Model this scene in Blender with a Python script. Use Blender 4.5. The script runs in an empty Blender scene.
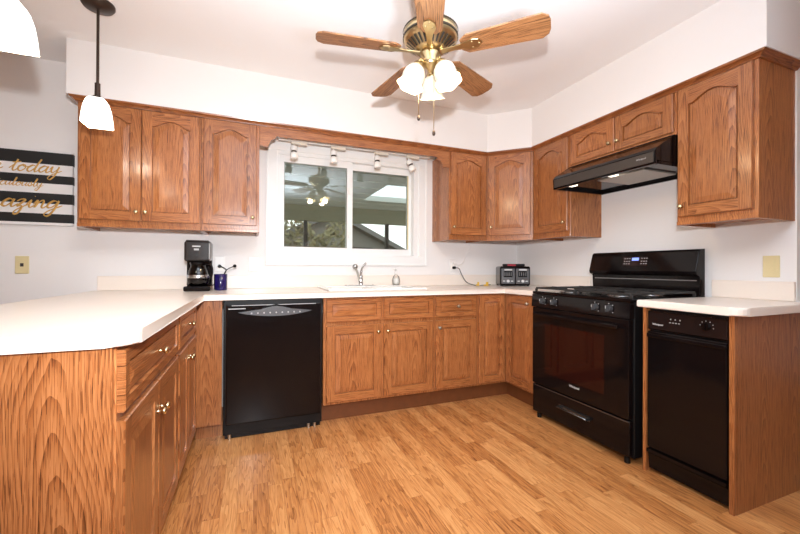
import bpy, bmesh, math, random
from mathutils import Vector, Matrix
random.seed(7)
S = bpy.context.scene
C = S.collection
PI = math.pi

# ------------------------------------------------------------------ camera
cam_data = bpy.data.cameras.new('camera')
cam = bpy.data.objects.new('camera', cam_data); C.objects.link(cam)
YAW, PITCH, ROLL, FPX = 0.3783, 0.0032, -0.004, 373.36
cam_data.sensor_fit = 'HORIZONTAL'; cam_data.sensor_width = 36.0
cam_data.lens = FPX / 800 * 36.0
cam_data.clip_start = 0.02
rgt = Vector((math.cos(YAW), -math.sin(YAW), 0)); fwd = Vector((math.sin(YAW), math.cos(YAW), 0)); up = Vector((0, 0, 1))
f2 = fwd * math.cos(PITCH) + up * math.sin(PITCH); u2 = up * math.cos(PITCH) - fwd * math.sin(PITCH)
r3 = rgt * math.cos(ROLL) - u2 * math.sin(ROLL); u3 = u2 * math.cos(ROLL) + rgt * math.sin(ROLL)
M = Matrix(((r3.x, u3.x, -f2.x, 0.1236), (r3.y, u3.y, -f2.y, -3.1935), (r3.z, u3.z, -f2.z, 1.078), (0, 0, 0, 1)))
cam.matrix_world = M
S.camera = cam

# ------------------------------------------------------------------ world, lights, exposure
W = bpy.data.worlds.new('sky'); S.world = W; W.use_nodes = True
bg = W.node_tree.nodes['Background']
bg.inputs[0].default_value = (0.93, 0.97, 1.0, 1); bg.inputs[1].default_value = 1.9

def light(name, kind, loc, energy, col=(1, 1, 1), size=0.05):
    l = bpy.data.lights.new(name, kind); l.energy = energy; l.color = col
    if kind == 'POINT': l.shadow_soft_size = size
    o = bpy.data.objects.new(name, l); C.objects.link(o); o.location = loc
    return o
fl = light('camera_flash', 'SPOT', (0.133, -3.23, 1.34), 195, (0.94, 0.97, 1.01))
fl.data.spot_size = math.radians(128); fl.data.spot_blend = 1.0; fl.data.shadow_soft_size = 0.035
fl.rotation_euler = (math.radians(91), 0, -math.radians(16))
bounce = light('bounce_flash', 'SPOT', (0.5, -3.25, 1.15), 440, (0.83, 0.97, 1.12))
bounce.data.spot_size = math.radians(124); bounce.data.spot_blend = 1.0; bounce.data.shadow_soft_size = 0.12
bounce.rotation_euler = (math.radians(172), 0, -math.radians(20))

S.view_settings.view_transform = 'Standard'
S.view_settings.look = 'None'
S.view_settings.gamma = 1
S.view_settings.use_curve_mapping = False
S.view_settings.exposure = 0.42
S.cycles.max_bounces = 10
S.cycles.diffuse_bounces = 6
S.cycles.transparent_max_bounces = 16

# ------------------------------------------------------------------ helpers
def thing(name, label, cat, loc=(0, 0, 0), rz=0.0, group=None):
    o = bpy.data.objects.new(name, None); C.objects.link(o)
    o.empty_display_size = 0.1
    o.location = loc; o.rotation_euler = (0, 0, rz)
    o['label'] = label; o['category'] = cat
    if group: o['group'] = group
    return o

def tag(o, label, cat, group=None, kind=None):
    o['label'] = label; o['category'] = cat
    if group: o['group'] = group
    if kind: o['kind'] = kind
    return o

def struct(o):
    o['kind'] = 'structure'
    return o

class MB:
    def __init__(s): s.bm = bmesh.new()
    def _mark(s, faces, m, smooth=False):
        for f in faces: f.material_index = m; f.smooth = smooth
    def box(s, x0, x1, y0, y1, z0, z1, m=0, bev=0.0, seg=1):
        vs = [s.bm.verts.new((x, y, z)) for x in (x0, x1) for y in (y0, y1) for z in (z0, z1)]
        q = [(0, 1, 3, 2), (4, 6, 7, 5), (0, 4, 5, 1), (2, 3, 7, 6), (0, 2, 6, 4), (1, 5, 7, 3)]
        fs = [s.bm.faces.new([vs[i] for i in k]) for k in q]
        s._mark(fs, m)
        if bev:
            es = list({e for f in fs for e in f.edges})
            bmesh.ops.bevel(s.bm, geom=es, offset=bev, segments=seg, affect='EDGES', profile=0.5, material=m)
        return s
    def prism(s, poly, z0, z1, m=0, bev=0.0, seg=2, tf=None):
        """poly in xy (ccw), extruded z0..z1; tf maps points"""
        t = tf or (lambda p: p)
        a = [s.bm.verts.new(t(Vector((p[0], p[1], z0)))) for p in poly]
        b = [s.bm.verts.new(t(Vector((p[0], p[1], z1)))) for p in poly]
        n = len(poly)
        fs = [s.bm.faces.new(a[::-1]), s.bm.faces.new(b)]
        for i in range(n): fs.append(s.bm.faces.new([a[i], a[(i + 1) % n], b[(i + 1) % n], b[i]]))
        s._mark(fs, m)
        if bev:
            es = list({e for f in fs[:2] for e in f.edges})
            bmesh.ops.bevel(s.bm, geom=es, offset=bev, segments=seg, affect='EDGES', profile=0.5, material=m)
        return s
    def yprism(s, poly, y0, y1, m=0, bev=0.0):
        """poly in xz, extruded along y"""
        return s.prism(poly, y0, y1, m, bev, tf=lambda p: Vector((p.x, p.z, p.y)))
    def xprism(s, poly, x0, x1, m=0, bev=0.0):
        """poly in yz, extruded along x"""
        return s.prism(poly, x0, x1, m, bev, tf=lambda p: Vector((p.z, p.x, p.y)))
    def lathe(s, prof, c=(0, 0, 0), d=(0, 0, 1), seg=20, m=0, smooth=True):
        """prof: list of (radius, height) along direction d from c"""
        d = Vector(d).normalized(); c = Vector(c)
        u = d.orthogonal().normalized(); v = d.cross(u)
        rings = []
        for r, h in prof:
            if r < 1e-6: rings.append([s.bm.verts.new(c + d * h)])
            else: rings.append([s.bm.verts.new(c + d * h + (u * math.cos(2 * PI * k / seg) + v * math.sin(2 * PI * k / seg)) * r) for k in range(seg)])
        fs = []
        for A, B in zip(rings, rings[1:]):
            for k in range(seg):
                k2 = (k + 1) % seg
                if len(A) == 1 and len(B) == 1: continue
                if len(A) == 1: fs.append(s.bm.faces.new([A[0], B[k2], B[k]]))
                elif len(B) == 1: fs.append(s.bm.faces.new([A[k], A[k2], B[0]]))
                else: fs.append(s.bm.faces.new([A[k], A[k2], B[k2], B[k]]))
        s._mark(fs, m, smooth)
        return s
    def cyl(s, c, d, r, h, m=0, seg=20, r2=None):
        r2 = r if r2 is None else r2
        s.lathe([(0, 0), (r, 0)], c, d, seg, m, False)
        s.lathe([(r, 0), (r2, h)], c, d, seg, m, True)
        s.lathe([(r2, h), (0, h)], c, d, seg, m, False)
        return s
    def tube(s, pts, r, seg=8, m=0, flat=None, cap=True):
        """pts list of 3d points; r scalar or list; flat=(normal, ratio) squashes the section"""
        pts = [Vector(p) for p in pts]; n = len(pts)
        rr = r if isinstance(r, (list, tuple)) else [r] * n
        prev = None; rings = []
        for i, p in enumerate(pts):
            t = (pts[min(i + 1, n - 1)] - pts[max(i - 1, 0)])
            if t.length < 1e-9: t = Vector((0, 0, 1))
            t.normalize()
            if prev is None: u = t.orthogonal().normalized()
            else:
                u = prev - t * prev.dot(t)
                u = u.normalized() if u.length > 1e-6 else t.orthogonal().normalized()
            prev = u; v = t.cross(u)
            ring = []
            for k in range(seg):
                o = (u * math.cos(2 * PI * k / seg) + v * math.sin(2 * PI * k / seg)) * rr[i]
                if flat: nn, q = flat; o = o - nn * o.dot(nn) * (1 - q)
                ring.append(s.bm.verts.new(p + o))
            rings.append(ring)
        fs = []
        for A, B in zip(rings, rings[1:]):
            for k in range(seg): fs.append(s.bm.faces.new([A[k], A[(k + 1) % seg], B[(k + 1) % seg], B[k]]))
        if cap: fs.append(s.bm.faces.new(rings[0][::-1])); fs.append(s.bm.faces.new(rings[-1]))
        s._mark(fs, m, True)
        return s
    def poly(s, pts, m=0):
        f = s.bm.faces.new([s.bm.verts.new(p) for p in pts]); f.material_index = m
        return s
    def build(s, name, mats, parent=None, loc=None, fix=True):
        if fix: bmesh.ops.recalc_face_normals(s.bm, faces=s.bm.faces[:])
        me = bpy.data.meshes.new(name); s.bm.to_mesh(me); s.bm.free()
        for m in (mats if isinstance(mats, (list, tuple)) else [mats]): me.materials.append(m)
        o = bpy.data.objects.new(name, me); C.objects.link(o)
        if parent: o.parent = parent
        if loc: o.location = loc
        return o

def spline(pts, n=6):
    """Catmull-Rom through points"""
    P = [Vector(p) for p in pts]; P = [2 * P[0] - P[1]] + P + [2 * P[-1] - P[-2]]
    out = []
    for i in range(1, len(P) - 2):
        a, b, c, d = P[i - 1:i + 3]
        for k in range(n):
            t = k / n
            out.append(0.5 * ((2 * b) + (c - a) * t + (2 * a - 5 * b + 4 * c - d) * t * t + (3 * b - a - 3 * c + d) * t ** 3))
    out.append(P[-2])
    return out

# ------------------------------------------------------------------ materials
def mat(name):
    m = bpy.data.materials.new(name); m.use_nodes = True
    nt = m.node_tree; b = nt.nodes['Principled BSDF']
    return m, nt, b

def simple(name, col, rough=0.5, metal=0.0, spec=0.5, coat=0.0, emit=None, es=0.0, var=0.04, vscale=6.0, bump=0.0, bscale=200.0):
    """plain material with a slight procedural tone variation"""
    m, nt, b = mat(name)
    tc = nt.nodes.new('ShaderNodeTexCoord'); no = nt.nodes.new('ShaderNodeTexNoise')
    no.inputs['Scale'].default_value = vscale; nt.links.new(tc.outputs['Object'], no.inputs['Vector'])
    mx = nt.nodes.new('ShaderNodeMix'); mx.data_type = 'RGBA'
    mx.inputs[6].default_value = (*[c * (1 - var) for c in col], 1); mx.inputs[7].default_value = (*[min(1, c * (1 + var)) for c in col], 1)
    nt.links.new(no.outputs['Fac'], mx.inputs[0]); nt.links.new(mx.outputs[2], b.inputs['Base Color'])
    b.inputs['Roughness'].default_value = rough; b.inputs['Metallic'].default_value = metal
    b.inputs['Specular IOR Level'].default_value = spec; b.inputs['Coat Weight'].default_value = coat
    b.inputs['Coat Roughness'].default_value = 0.08
    if emit: b.inputs['Emission Color'].default_value = (*emit, 1); b.inputs['Emission Strength'].default_value = es
    if bump:
        n2 = nt.nodes.new('ShaderNodeTexNoise'); n2.inputs['Scale'].default_value = bscale; nt.links.new(tc.outputs['Object'], n2.inputs['Vector'])
        bp = nt.nodes.new('ShaderNodeBump'); bp.inputs['Strength'].default_value = bump; bp.inputs['Distance'].default_value = 0.002
        nt.links.new(n2.outputs['Fac'], bp.inputs['Height']); nt.links.new(bp.outputs['Normal'], b.inputs['Normal'])
    return m

def math_node(nt, op, a, b=None, c=None):
    n = nt.nodes.new('ShaderNodeMath'); n.operation = op
    for i, v in enumerate((a, b, c)):
        if v is None: continue
        if isinstance(v, (int, float)): n.inputs[i].default_value = v
        else: nt.links.new(v, n.inputs[i])
    return n.outputs[0]

def ramp(nt, fac, stops):
    r = nt.nodes.new('ShaderNodeValToRGB'); e = r.color_ramp.elements
    while len(e) < len(stops): e.new(0.5)
    for k, (p, c) in enumerate(stops): e[k].position = p; e[k].color = (*c, 1)
    nt.links.new(fac, r.inputs[0])
    return r.outputs[0]

def oak(name, axis, dark, mid, lite, rough=0.3, ringw=0.0055, coat=0.3):
    """varnished plain-sawn oak: tilted rings give cathedral figure, short dark pores run along the grain"""
    m, nt, b = mat(name); L = nt.links
    tc = nt.nodes.new('ShaderNodeTexCoord'); oi = nt.nodes.new('ShaderNodeObjectInfo')
    sp = nt.nodes.new('ShaderNodeSeparateXYZ'); L.new(tc.outputs['Object'], sp.inputs[0])
    x, y, z = sp.outputs; R = oi.outputs['Random']
    xy = math_node(nt, 'ADD', x, math_node(nt, 'MULTIPLY', y, 0.93))
    a, l = (xy, z) if axis == 'z' else ((y, x) if axis == 'flat' else (z, xy))
    a = math_node(nt, 'ADD', a, math_node(nt, 'MULTIPLY', R, 0.11))
    r1 = math_node(nt, 'MULTIPLY', R, 41.0)
    def noise(sa, sl, detail=2.0, off=0.0):
        cv = nt.nodes.new('ShaderNodeCombineXYZ')
        L.new(math_node(nt, 'MULTIPLY', a, sa), cv.inputs[0]); L.new(math_node(nt, 'MULTIPLY', l, sl), cv.inputs[1]); L.new(math_node(nt, 'ADD', r1, off), cv.inputs[2])
        n = nt.nodes.new('ShaderNodeTexNoise'); n.inputs['Scale'].default_value = 1; n.inputs['Detail'].default_value = detail
        L.new(cv.outputs[0], n.inputs['Vector']); return n.outputs['Fac']
    # boards glued up: the figure repeats across, its centre wandering along the grain
    wand = math_node(nt, 'MULTIPLY', math_node(nt, 'SUBTRACT', noise(0.0, 1.7, 1, 11.0), 0.5), 0.10)
    aw = math_node(nt, 'PINGPONG', math_node(nt, 'ADD', math_node(nt, 'ADD', a, wand), 5.0), 0.12)
    dist = math_node(nt, 'MULTIPLY', math_node(nt, 'SUBTRACT', noise(12, 1.6, 4), 0.5), 0.016)
    d = math_node(nt, 'ADD', math_node(nt, 'MULTIPLY', l, 0.05), math_node(nt, 'ADD', 0.03, math_node(nt, 'MULTIPLY', R, 0.05)))
    rr = math_node(nt, 'SQRT', math_node(nt, 'ADD', math_node(nt, 'MULTIPLY', aw, aw), math_node(nt, 'MULTIPLY', d, d)))
    rr = math_node(nt, 'ADD', rr, dist)
    ring = math_node(nt, 'FRACT', math_node(nt, 'DIVIDE', rr, ringw))
    ring = math_node(nt, 'MULTIPLY', math_node(nt, 'POWER', ring, 1.6), math_node(nt, 'ADD', 0.35, noise(16, 1.0, 2, 19.0)))
    pores = math_node(nt, 'MULTIPLY', math_node(nt, 'GREATER_THAN', noise(420, 10, 2, 3.0), 0.55), 0.30)
    streak = noise(125, 1.8, 3, 5.0)
    broad = noise(14, 0.9, 2, 7.0)
    v = math_node(nt, 'ADD', math_node(nt, 'ADD', math_node(nt, 'MULTIPLY', ring, 0.36), math_node(nt, 'MULTIPLY', streak, 0.34)), math_node(nt, 'ADD', pores, math_node(nt, 'MULTIPLY', broad, 0.26)))
    col = ramp(nt, v, [(0.22, lite), (0.52, mid), (0.90, dark)])
    tone = nt.nodes.new('ShaderNodeHueSaturation'); L.new(col, tone.inputs['Color'])
    L.new(math_node(nt, 'ADD', 0.90, math_node(nt, 'MULTIPLY', R, 0.2)), tone.inputs['Value'])
    L.new(tone.outputs[0], b.inputs['Base Color'])
    b.inputs['Roughness'].default_value = rough; b.inputs['Coat Weight'].default_value = coat; b.inputs['Coat Roughness'].default_value = 0.15
    return m

OD, OM, OL = (0.105, 0.027, 0.007), (0.345, 0.115, 0.033), (0.49, 0.197, 0.068)
OAKV = oak('oak_vertical', 'z', OD, OM, OL)
OAKH = oak('oak_horizontal', 'x', OD, OM, OL)
OAKF = oak('oak_blade', 'flat', (0.07, 0.026, 0.009), (0.26, 0.112, 0.042), (0.38, 0.18, 0.075), 0.45, 0.006, 0.05)
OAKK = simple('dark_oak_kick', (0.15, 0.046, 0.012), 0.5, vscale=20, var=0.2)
OAKDK = oak('oak_crown', 'x', OD, (0.25, 0.080, 0.022), (0.36, 0.125, 0.038))

WALL = simple('wall_paint', (0.84, 0.815, 0.80), 0.85, var=0.015, vscale=2, bump=0.05)
CEIL = simple('ceiling_paint', (0.90, 0.89, 0.885), 0.9, var=0.01, vscale=2, bump=0.05)
WHITE = simple('white_vinyl', (0.86, 0.86, 0.85), 0.35, var=0.01)
GASKET = simple('window_gasket', (0.35, 0.34, 0.32), 0.6)
TRACKW = simple('white_enamel', (0.85, 0.84, 0.81), 0.3)
COUNTER = simple('cream_worktop', (0.86, 0.77, 0.685), 0.28, var=0.03, vscale=300, coat=0.1)
BLACK = simple('black_enamel', (0.006, 0.004, 0.004), 0.10, spec=0.22, var=0.1)
BLACKM = simple('black_matte', (0.006, 0.005, 0.005), 0.45, spec=0.25, var=0.1)
IRON = simple('cast_iron', (0.02, 0.019, 0.018), 0.55, var=0.15, vscale=60, bump=0.2)
OVENGL = simple('oven_glass', (0.020, 0.004, 0.003), 0.06, spec=0.35)
CHROME = simple('chrome', (0.75, 0.75, 0.74), 0.12, 1.0)
BRUSHED = simple('brushed_nickel', (0.55, 0.52, 0.46), 0.3, 1.0)
BRASS = simple('antique_brass', (0.60, 0.46, 0.25), 0.30, 1.0, var=0.15, vscale=30)
BRASSK = simple('knob_brass', (0.62, 0.50, 0.30), 0.25, 1.0)
BRONZE = simple('dark_bronze', (0.055, 0.035, 0.025), 0.4, 0.6)
ALMOND = simple('almond_plate', (0.74, 0.64, 0.36), 0.4)
OUTW = simple('white_plate', (0.85, 0.83, 0.80), 0.4)
DGREY = simple('dark_grey_plastic', (0.045, 0.045, 0.047), 0.3)
TOASTP = simple('toaster_grey', (0.13, 0.13, 0.135), 0.3, 0.5)
GREYP = simple('grey_marks', (0.42, 0.42, 0.42), 0.5)
PALE = simple('pale_print', (0.7, 0.7, 0.7), 0.5)
STEEL = simple('stainless', (0.50, 0.50, 0.50), 0.25, 1.0)
BLUE = simple('cobalt_glaze', (0.014, 0.007, 0.085), 0.15, coat=0.3)
YELLOW = simple('yellow_tag', (0.80, 0.50, 0.06), 0.5)
REDP = simple('red_plastic', (0.45, 0.02, 0.04), 0.3)
GOLD = simple('gold_foil', (0.62, 0.36, 0.09), 0.4, 0.25, var=0.2, vscale=80)
SIGNB = simple('sign_black', (0.012, 0.012, 0.012), 0.6)
SIGNW = simple('sign_white', (0.82, 0.80, 0.79), 0.6)
CORDG = simple('grey_cord', (0.12, 0.12, 0.11), 0.5)
PORCELAIN = simple('white_sink', (0.88, 0.86, 0.82), 0.15)
DISPLAY = simple('clock_display', (0.05, 0.07, 0.3), 0.3, emit=(0.25, 0.35, 1.0), es=1.2)
VENTD = simple('vent_dark', (0.02, 0.015, 0.01), 0.6)
FILTER = simple('filter_mesh', (0.45, 0.42, 0.38), 0.4, 0.6, var=0.3, vscale=400)

def glow(name, col, strength, base=(0.9, 0.88, 0.84)):
    return simple(name, base, 0.3, emit=col, es=strength, var=0.01)
PENDGL = glow('opal_glass_lit', (1.0, 0.95, 0.86), 2.2)
TULIP = glow('frosted_tulip_glass', (1.0, 0.84, 0.58), 0.22, (0.62, 0.58, 0.48))
BULB = glow('bulb_lit', (1.0, 0.85, 0.6), 14)
LENS = glow('hood_lamp_lens', (1.0, 0.90, 0.74), 2)

def floor_mat():
    m, nt, b = mat('laminate_strip_floor'); L = nt.links
    tc = nt.nodes.new('ShaderNodeTexCoord'); mp = nt.nodes.new('ShaderNodeMapping')
    mp.inputs['Rotation'].default_value = (0, 0, PI / 2); L.new(tc.outputs['Object'], mp.inputs[0])
    def brick(c1, c2, mortar):
        k = nt.nodes.new('ShaderNodeTexBrick'); L.new(mp.outputs[0], k.inputs['Vector'])
        k.inputs['Scale'].default_value = 1; k.inputs['Brick Width'].default_value = 0.47; k.inputs['Row Height'].default_value = 0.068
        k.inputs['Mortar Size'].default_value = 0.0009; k.inputs['Mortar Smooth'].default_value = 0.3; k.offset = 0.37; k.offset_frequency = 3; k.squash = 1.28; k.squash_frequency = 2
        k.inputs['Color1'].default_value = (*c1, 1); k.inputs['Color2'].default_value = (*c2, 1); k.inputs['Mortar'].default_value = (*mortar, 1)
        k.inputs['Bias'].default_value = 0
        return k
    k = brick((0, 0, 0), (1, 1, 1), (0.5, 0.5, 0.5))
    rnd = math_node(nt, 'MULTIPLY', k.outputs['Color'], 1.0)
    sp = nt.nodes.new('ShaderNodeSeparateXYZ'); L.new(tc.outputs['Object'], sp.inputs[0])
    off = math_node(nt, 'MULTIPLY', rnd, 30.0)
    def noise(sx, sy, det=2, add=0.0):
        cv = nt.nodes.new('ShaderNodeCombineXYZ')
        L.new(math_node(nt, 'MULTIPLY', sp.outputs[0], sx), cv.inputs[0]); L.new(math_node(nt, 'MULTIPLY', sp.outputs[1], sy), cv.inputs[1]); L.new(math_node(nt, 'ADD', off, add), cv.inputs[2])
        n = nt.nodes.new('ShaderNodeTexNoise'); n.inputs['Scale'].default_value = 1; n.inputs['Detail'].default_value = det; L.new(cv.outputs[0], n.inputs['Vector'])
        return n.outputs['Fac']
    g = noise(24, 2.2, 2)
    g = math_node(nt, 'FRACT', math_node(nt, 'MULTIPLY', g, 8.0))
    g = math_node(nt, 'POWER', g, 2.0)
    fine = math_node(nt, 'MULTIPLY', math_node(nt, 'GREATER_THAN', noise(260, 9, 2, 5), 0.57), 0.22)
    v = math_node(nt, 'ADD', math_node(nt, 'MULTIPLY', g, 0.44), math_node(nt, 'ADD', fine, math_node(nt, 'MULTIPLY', rnd, 0.50)))
    col = ramp(nt, v, [(0.0, (0.71, 0.355, 0.132)), (0.45, (0.55, 0.228, 0.070)), (1.0, (0.24, 0.074, 0.017))])
    mx = nt.nodes.new('ShaderNodeMix'); mx.data_type = 'RGBA'; L.new(k.outputs['Fac'], mx.inputs[0]); L.new(col, mx.inputs[6]); mx.inputs[7].default_value = (0.34, 0.13, 0.04, 1)
    L.new(mx.outputs[2], b.inputs['Base Color'])
    b.inputs['Roughness'].default_value = 0.33; b.inputs['Coat Weight'].default_value = 0.15; b.inputs['Coat Roughness'].default_value = 0.2
    return m
FLOOR = floor_mat()

def glass_mat(name, tint=(1, 1, 1), ior=1.5):
    m = bpy.data.materials.new(name); m.use_nodes = True; nt = m.node_tree; nt.nodes.clear()
    o = nt.nodes.new('ShaderNodeOutputMaterial'); mx = nt.nodes.new('ShaderNodeMixShader'); t = nt.nodes.new('ShaderNodeBsdfTransparent'); g = nt.nodes.new('ShaderNodeBsdfGlossy')
    fr = nt.nodes.new('ShaderNodeFresnel'); fr.inputs['IOR'].default_value = ior
    t.inputs[0].default_value = (*tint, 1); g.inputs['Roughness'].default_value = 0.0
    nt.links.new(fr.outputs[0], mx.inputs[0]); nt.links.new(t.outputs[0], mx.inputs[1]); nt.links.new(g.outputs[0], mx.inputs[2]); nt.links.new(mx.outputs[0], o.inputs[0])
    return m
GLASS = glass_mat('window_glass', (0.86, 0.89, 0.86), 1.75)
CLEAR = glass_mat('clear_glass', (0.98, 0.98, 0.97), 1.3)
COFFEEGL = glass_mat('carafe_glass', (0.35, 0.30, 0.27), 1.6)

# ------------------------------------------------------------------ room shell
XR = 2.717; ZC = 2.463; WE = -2.168      # right wall plane, ceiling height, end of the right wall stub
struct(MB().box(-4.0, 5.2, -6.0, 0.16, -0.08, 0.0).build('floor', FLOOR))
struct(MB().box(-4.12, 5.32, -6.12, 0.16, ZC, ZC + 0.1).build('ceiling', CEIL))
WX0, WX1, WZ0, WZ1 = 0.30, 1.585, 1.165, 2.05      # rough opening of the window
b = MB()
b.box(-4.12, WX0, 0, 0.15, 0, ZC); b.box(WX1, 5.32, 0, 0.15, 0, ZC); b.box(WX0, WX1, 0, 0.15, 0, WZ0); b.box(WX0, WX1, 0, 0.15, WZ1, ZC)
struct(b.build('wall_back', WALL))
struct(MB().box(XR, XR + 0.125, WE, 0, 0, ZC).build('wall_right', WALL))
struct(MB().box(-4.12, -4.0, -6.0, 0, 0, ZC).build('wall_left', WALL))
struct(MB().box(5.2, 5.32, -6.0, 0, 0, ZC).build('wall_far_right', WALL))
struct(MB().box(-4.12, 5.32, -6.12, -6.0, 0, ZC).build('wall_front', WALL))

# soffit above the wall cabinets, following the diagonal corner
SF = 0.357
ZT = 2.127
poly = [(-0.922, 0), (-0.922, -SF), (2.717 - 0.61 - 0.013, -SF), (2.717 - SF, -0.61 - 0.013), (2.717 - SF, -2.204), (XR, -2.204), (XR, 0)]
b = MB().prism(poly[::-1], ZT, ZC); b.box(XR, XR + 0.125, -2.204, WE, ZT, ZC)
struct(b.build('soffit', WALL))

# crown moulding under the soffit
def sweep(path, prof, closed=False):
    """path: xy points (left to right seen from the room); prof: (out, z); out is along the outward side"""
    b = MB(); n = len(path); P = [Vector((p[0], p[1])) for p in path]; rows = []
    for i in range(n):
        d0 = (P[i] - P[i - 1]).normalized() if i > 0 else None
        d1 = (P[i + 1] - P[i]).normalized() if i < n - 1 else None
        n0 = Vector((d0.y, -d0.x)) if d0 else None; n1 = Vector((d1.y, -d1.x)) if d1 else None
        if n0 and n1:
            nn = (n0 + n1).normalized(); nn = nn / max(0.3, nn.dot(n0))
        else: nn = n0 or n1
        rows.append([b.bm.verts.new((P[i].x + nn.x * o, P[i].y + nn.y * o, z)) for o, z in prof])
    m = len(prof)
    for A, B in zip(rows, rows[1:]):
        for k in range(m): b.bm.faces.new([A[k], B[k], B[(k + 1) % m], A[(k + 1) % m]])
    b.bm.faces.new(rows[0][::-1]); b.bm.faces.new(rows[-1])
    return b
DU = 0.325
cp = [(0.0, 2.098), (0.010, 2.099), (0.012, 2.104), (0.020, 2.111), (0.034, 2.117), (0.037, ZT - 0.001), (0.0, ZT - 0.001)]
path = [(-0.876, -0.002), (-0.876, -DU), (XR - 0.61, -DU), (XR - DU, -0.61), (XR - DU, -2.162), (XR - 0.002, -2.162)]
struct(sweep(path, cp).build('trim_1', OAKDK))

# ------------------------------------------------------------------ cabinet builders
def door_mesh(w, h, t=0.019, stile=0.056, rail=0.056, rise=0.0):
    """frame-and-raised-panel front, lower left corner at the origin, back at y=0, front at y=-t"""
    b = MB(); c = 0.0035
    # slab edge and chamfer
    o = [(0, 0), (w, 0), (w, h), (0, h)]; i = [(c, c), (w - c, c), (w - c, h - c), (c, h - c)]
    A = [b.bm.verts.new((x, 0, z)) for x, z in o]; B = [b.bm.verts.new((x, -t + c, z)) for x, z in o]; D = [b.bm.verts.new((x, -t, z)) for x, z in i]
    for k in range(4):
        k2 = (k + 1) % 4
        b.bm.faces.new([A[k], A[k2], B[k2], B[k]]); b.bm.faces.new([B[k], B[k2], D[k2], D[k]])
    b.bm.faces.new(A[::-1])
    N = 20 if rise else 1
    def arch(s):
        u = min(1, max(0, (s - 0.07) / 0.86))
        return rise * (0.5 - 0.5 * math.cos(2 * PI * u)) ** 0.6 if rise else 0.0
    zt = h - rail - rise
    def loop(d, y):
        xl, xr, zb = stile + d, w - stile - d, rail + d
        pts = [(xl, zb), (xr, zb)]
        for k in range(N + 1):
            s = 1 - k / N
            pts.append((xl + (xr - xl) * s, zt + arch(s) - d))
        return [b.bm.verts.new((x, y, z)) for x, z in pts]
    y = -t
    loops = [loop(0, y), loop(0.0012, y + 0.014), loop(0.0085, y + 0.014), loop(0.0095, y + 0.006), loop(0.040 if w > 0.3 else 0.028, y + 0.001)]
    for P, Q in zip(loops, loops[1:]):
        for k in range(len(P)): b.bm.faces.new([P[k], P[(k + 1) % len(P)], Q[(k + 1) % len(P)], Q[k]])
    b.bm.faces.new(loops[-1])
    v = lambda x, z: b.bm.verts.new((x, y, z))
    b.bm.faces.new([v(c, c), v(stile, c), v(stile, h - c), v(c, h - c)])
    b.bm.faces.new([v(w - stile, c), v(w - c, c), v(w - c, h - c), v(w - stile, h - c)])
    f = b.bm.faces.new([v(stile, c), v(w - stile, c), v(w - stile, rail), v(stile, rail)]); f.material_index = 1
    top = [v(stile, h - c)] + [v(stile + (w - 2 * stile) * k / N, zt + arch(k / N)) for k in range(N + 1)] + [v(w - stile, h - c)]
    f = b.bm.faces.new(top); f.material_index = 1
    return b

def drawer_mesh(w, h, t=0.019):
    b = door_mesh(w, h, t, 0.036, 0.034, 0.0)
    for f in b.bm.faces: f.material_index = 1
    return b

def knob(parent, x, z, y, m=None):
    b = MB().lathe([(0.0, 0), (0.008, 0), (0.006, 0.004), (0.005, 0.012), (0.010, 0.016), (0.0135, 0.021), (0.012, 0.026), (0.006, 0.029), (0, 0.0295)], (x, y, z), (0, -1, 0), 14)
    return b.build('knob', m or BRASSK, parent)

def front(root, kind, x0, x1, z0, z1, d, rise=0.0, kn=None, knm=None):
    w, h = x1 - x0, z1 - z0
    if kind == 'door':
        o = door_mesh(w, h, rise=rise, stile=min(0.056, w * 0.2), rail=min(0.056, h * 0.2)).build('door', [OAKV, OAKH], root)
    else:
        o = drawer_mesh(w, h).build(kind, [OAKV, OAKH], root)
    o.location = (x0, -d, z0)
    if kn: knob(o, kn[0] - x0, kn[1] - z0, -0.019, knm)
    return o

def upper(label, loc, rz, w, d, z0, z1, fronts, poly=None, edge=0.02):
    """wall cabinet: local x to the right, wall at y=0, face at y=-d; the frame hangs a little below the floor of the box"""
    r = thing('wall_cabinet', label, 'cabinet', (loc[0], loc[1], z0), rz, 'oak wall cabinets'); h = z1 - z0
    b = MB()
    if poly: b.prism(poly, edge, h)
    else:
        b.box(0.0, w, -d + 0.019, -0.001, edge, h)
        b.box(0.0, 0.016, -d + 0.019, -0.001, 0.0, edge); b.box(w - 0.016, w, -d + 0.019, -0.001, 0, edge)
    b.build('cabinet_box', OAKV, r)
    f = MB(); f.box(0, w, -d, -d + 0.019, 0, h, bev=0.0015); f.box(0, w, -d - 0.006, -d + 0.001, 0.0, 0.022, 0, 0.002)
    f.build('face_frame', OAKV, r)
    for q in fronts: front(r, 'door', q[0], q[1], q[2] - z0, q[3] - z0, d, q[4], (q[5][0], q[5][1] - z0) if q[5] else None)
    return r

ZB = 1.329; DT = 2.094; DBZ = 1.375          # bottom of wall cabinets, top and bottom of their doors
# left bank
upper('tall two-door oak wall cabinet at the left end beside the striped sign', (-0.876, 0), 0, 0.677, DU, ZB, ZT - 0.028,
      [(0.012, 0.334, DBZ, DT, 0.040, (0.312, 1.432)), (0.339, 0.668, DBZ, DT, 0.040, (0.362, 1.432))])
upper('single-door oak wall cabinet above the coffee maker, left of the window', (-0.198, 0), 0, 0.370, DU, ZB, ZT - 0.028,
      [(0.012, 0.352, DBZ, DT, 0.040, (0.326, 1.432))])
# right of the window
upper('narrow single-door oak wall cabinet between the window and the diagonal corner cabinet', (1.721, 0), 0, XR - 0.61 - 1.721 - 0.001, DU, ZB, ZT - 0.028,
      [(0.010, 0.374, DBZ, DT, 0.040, (0.034, 1.44))])
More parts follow.
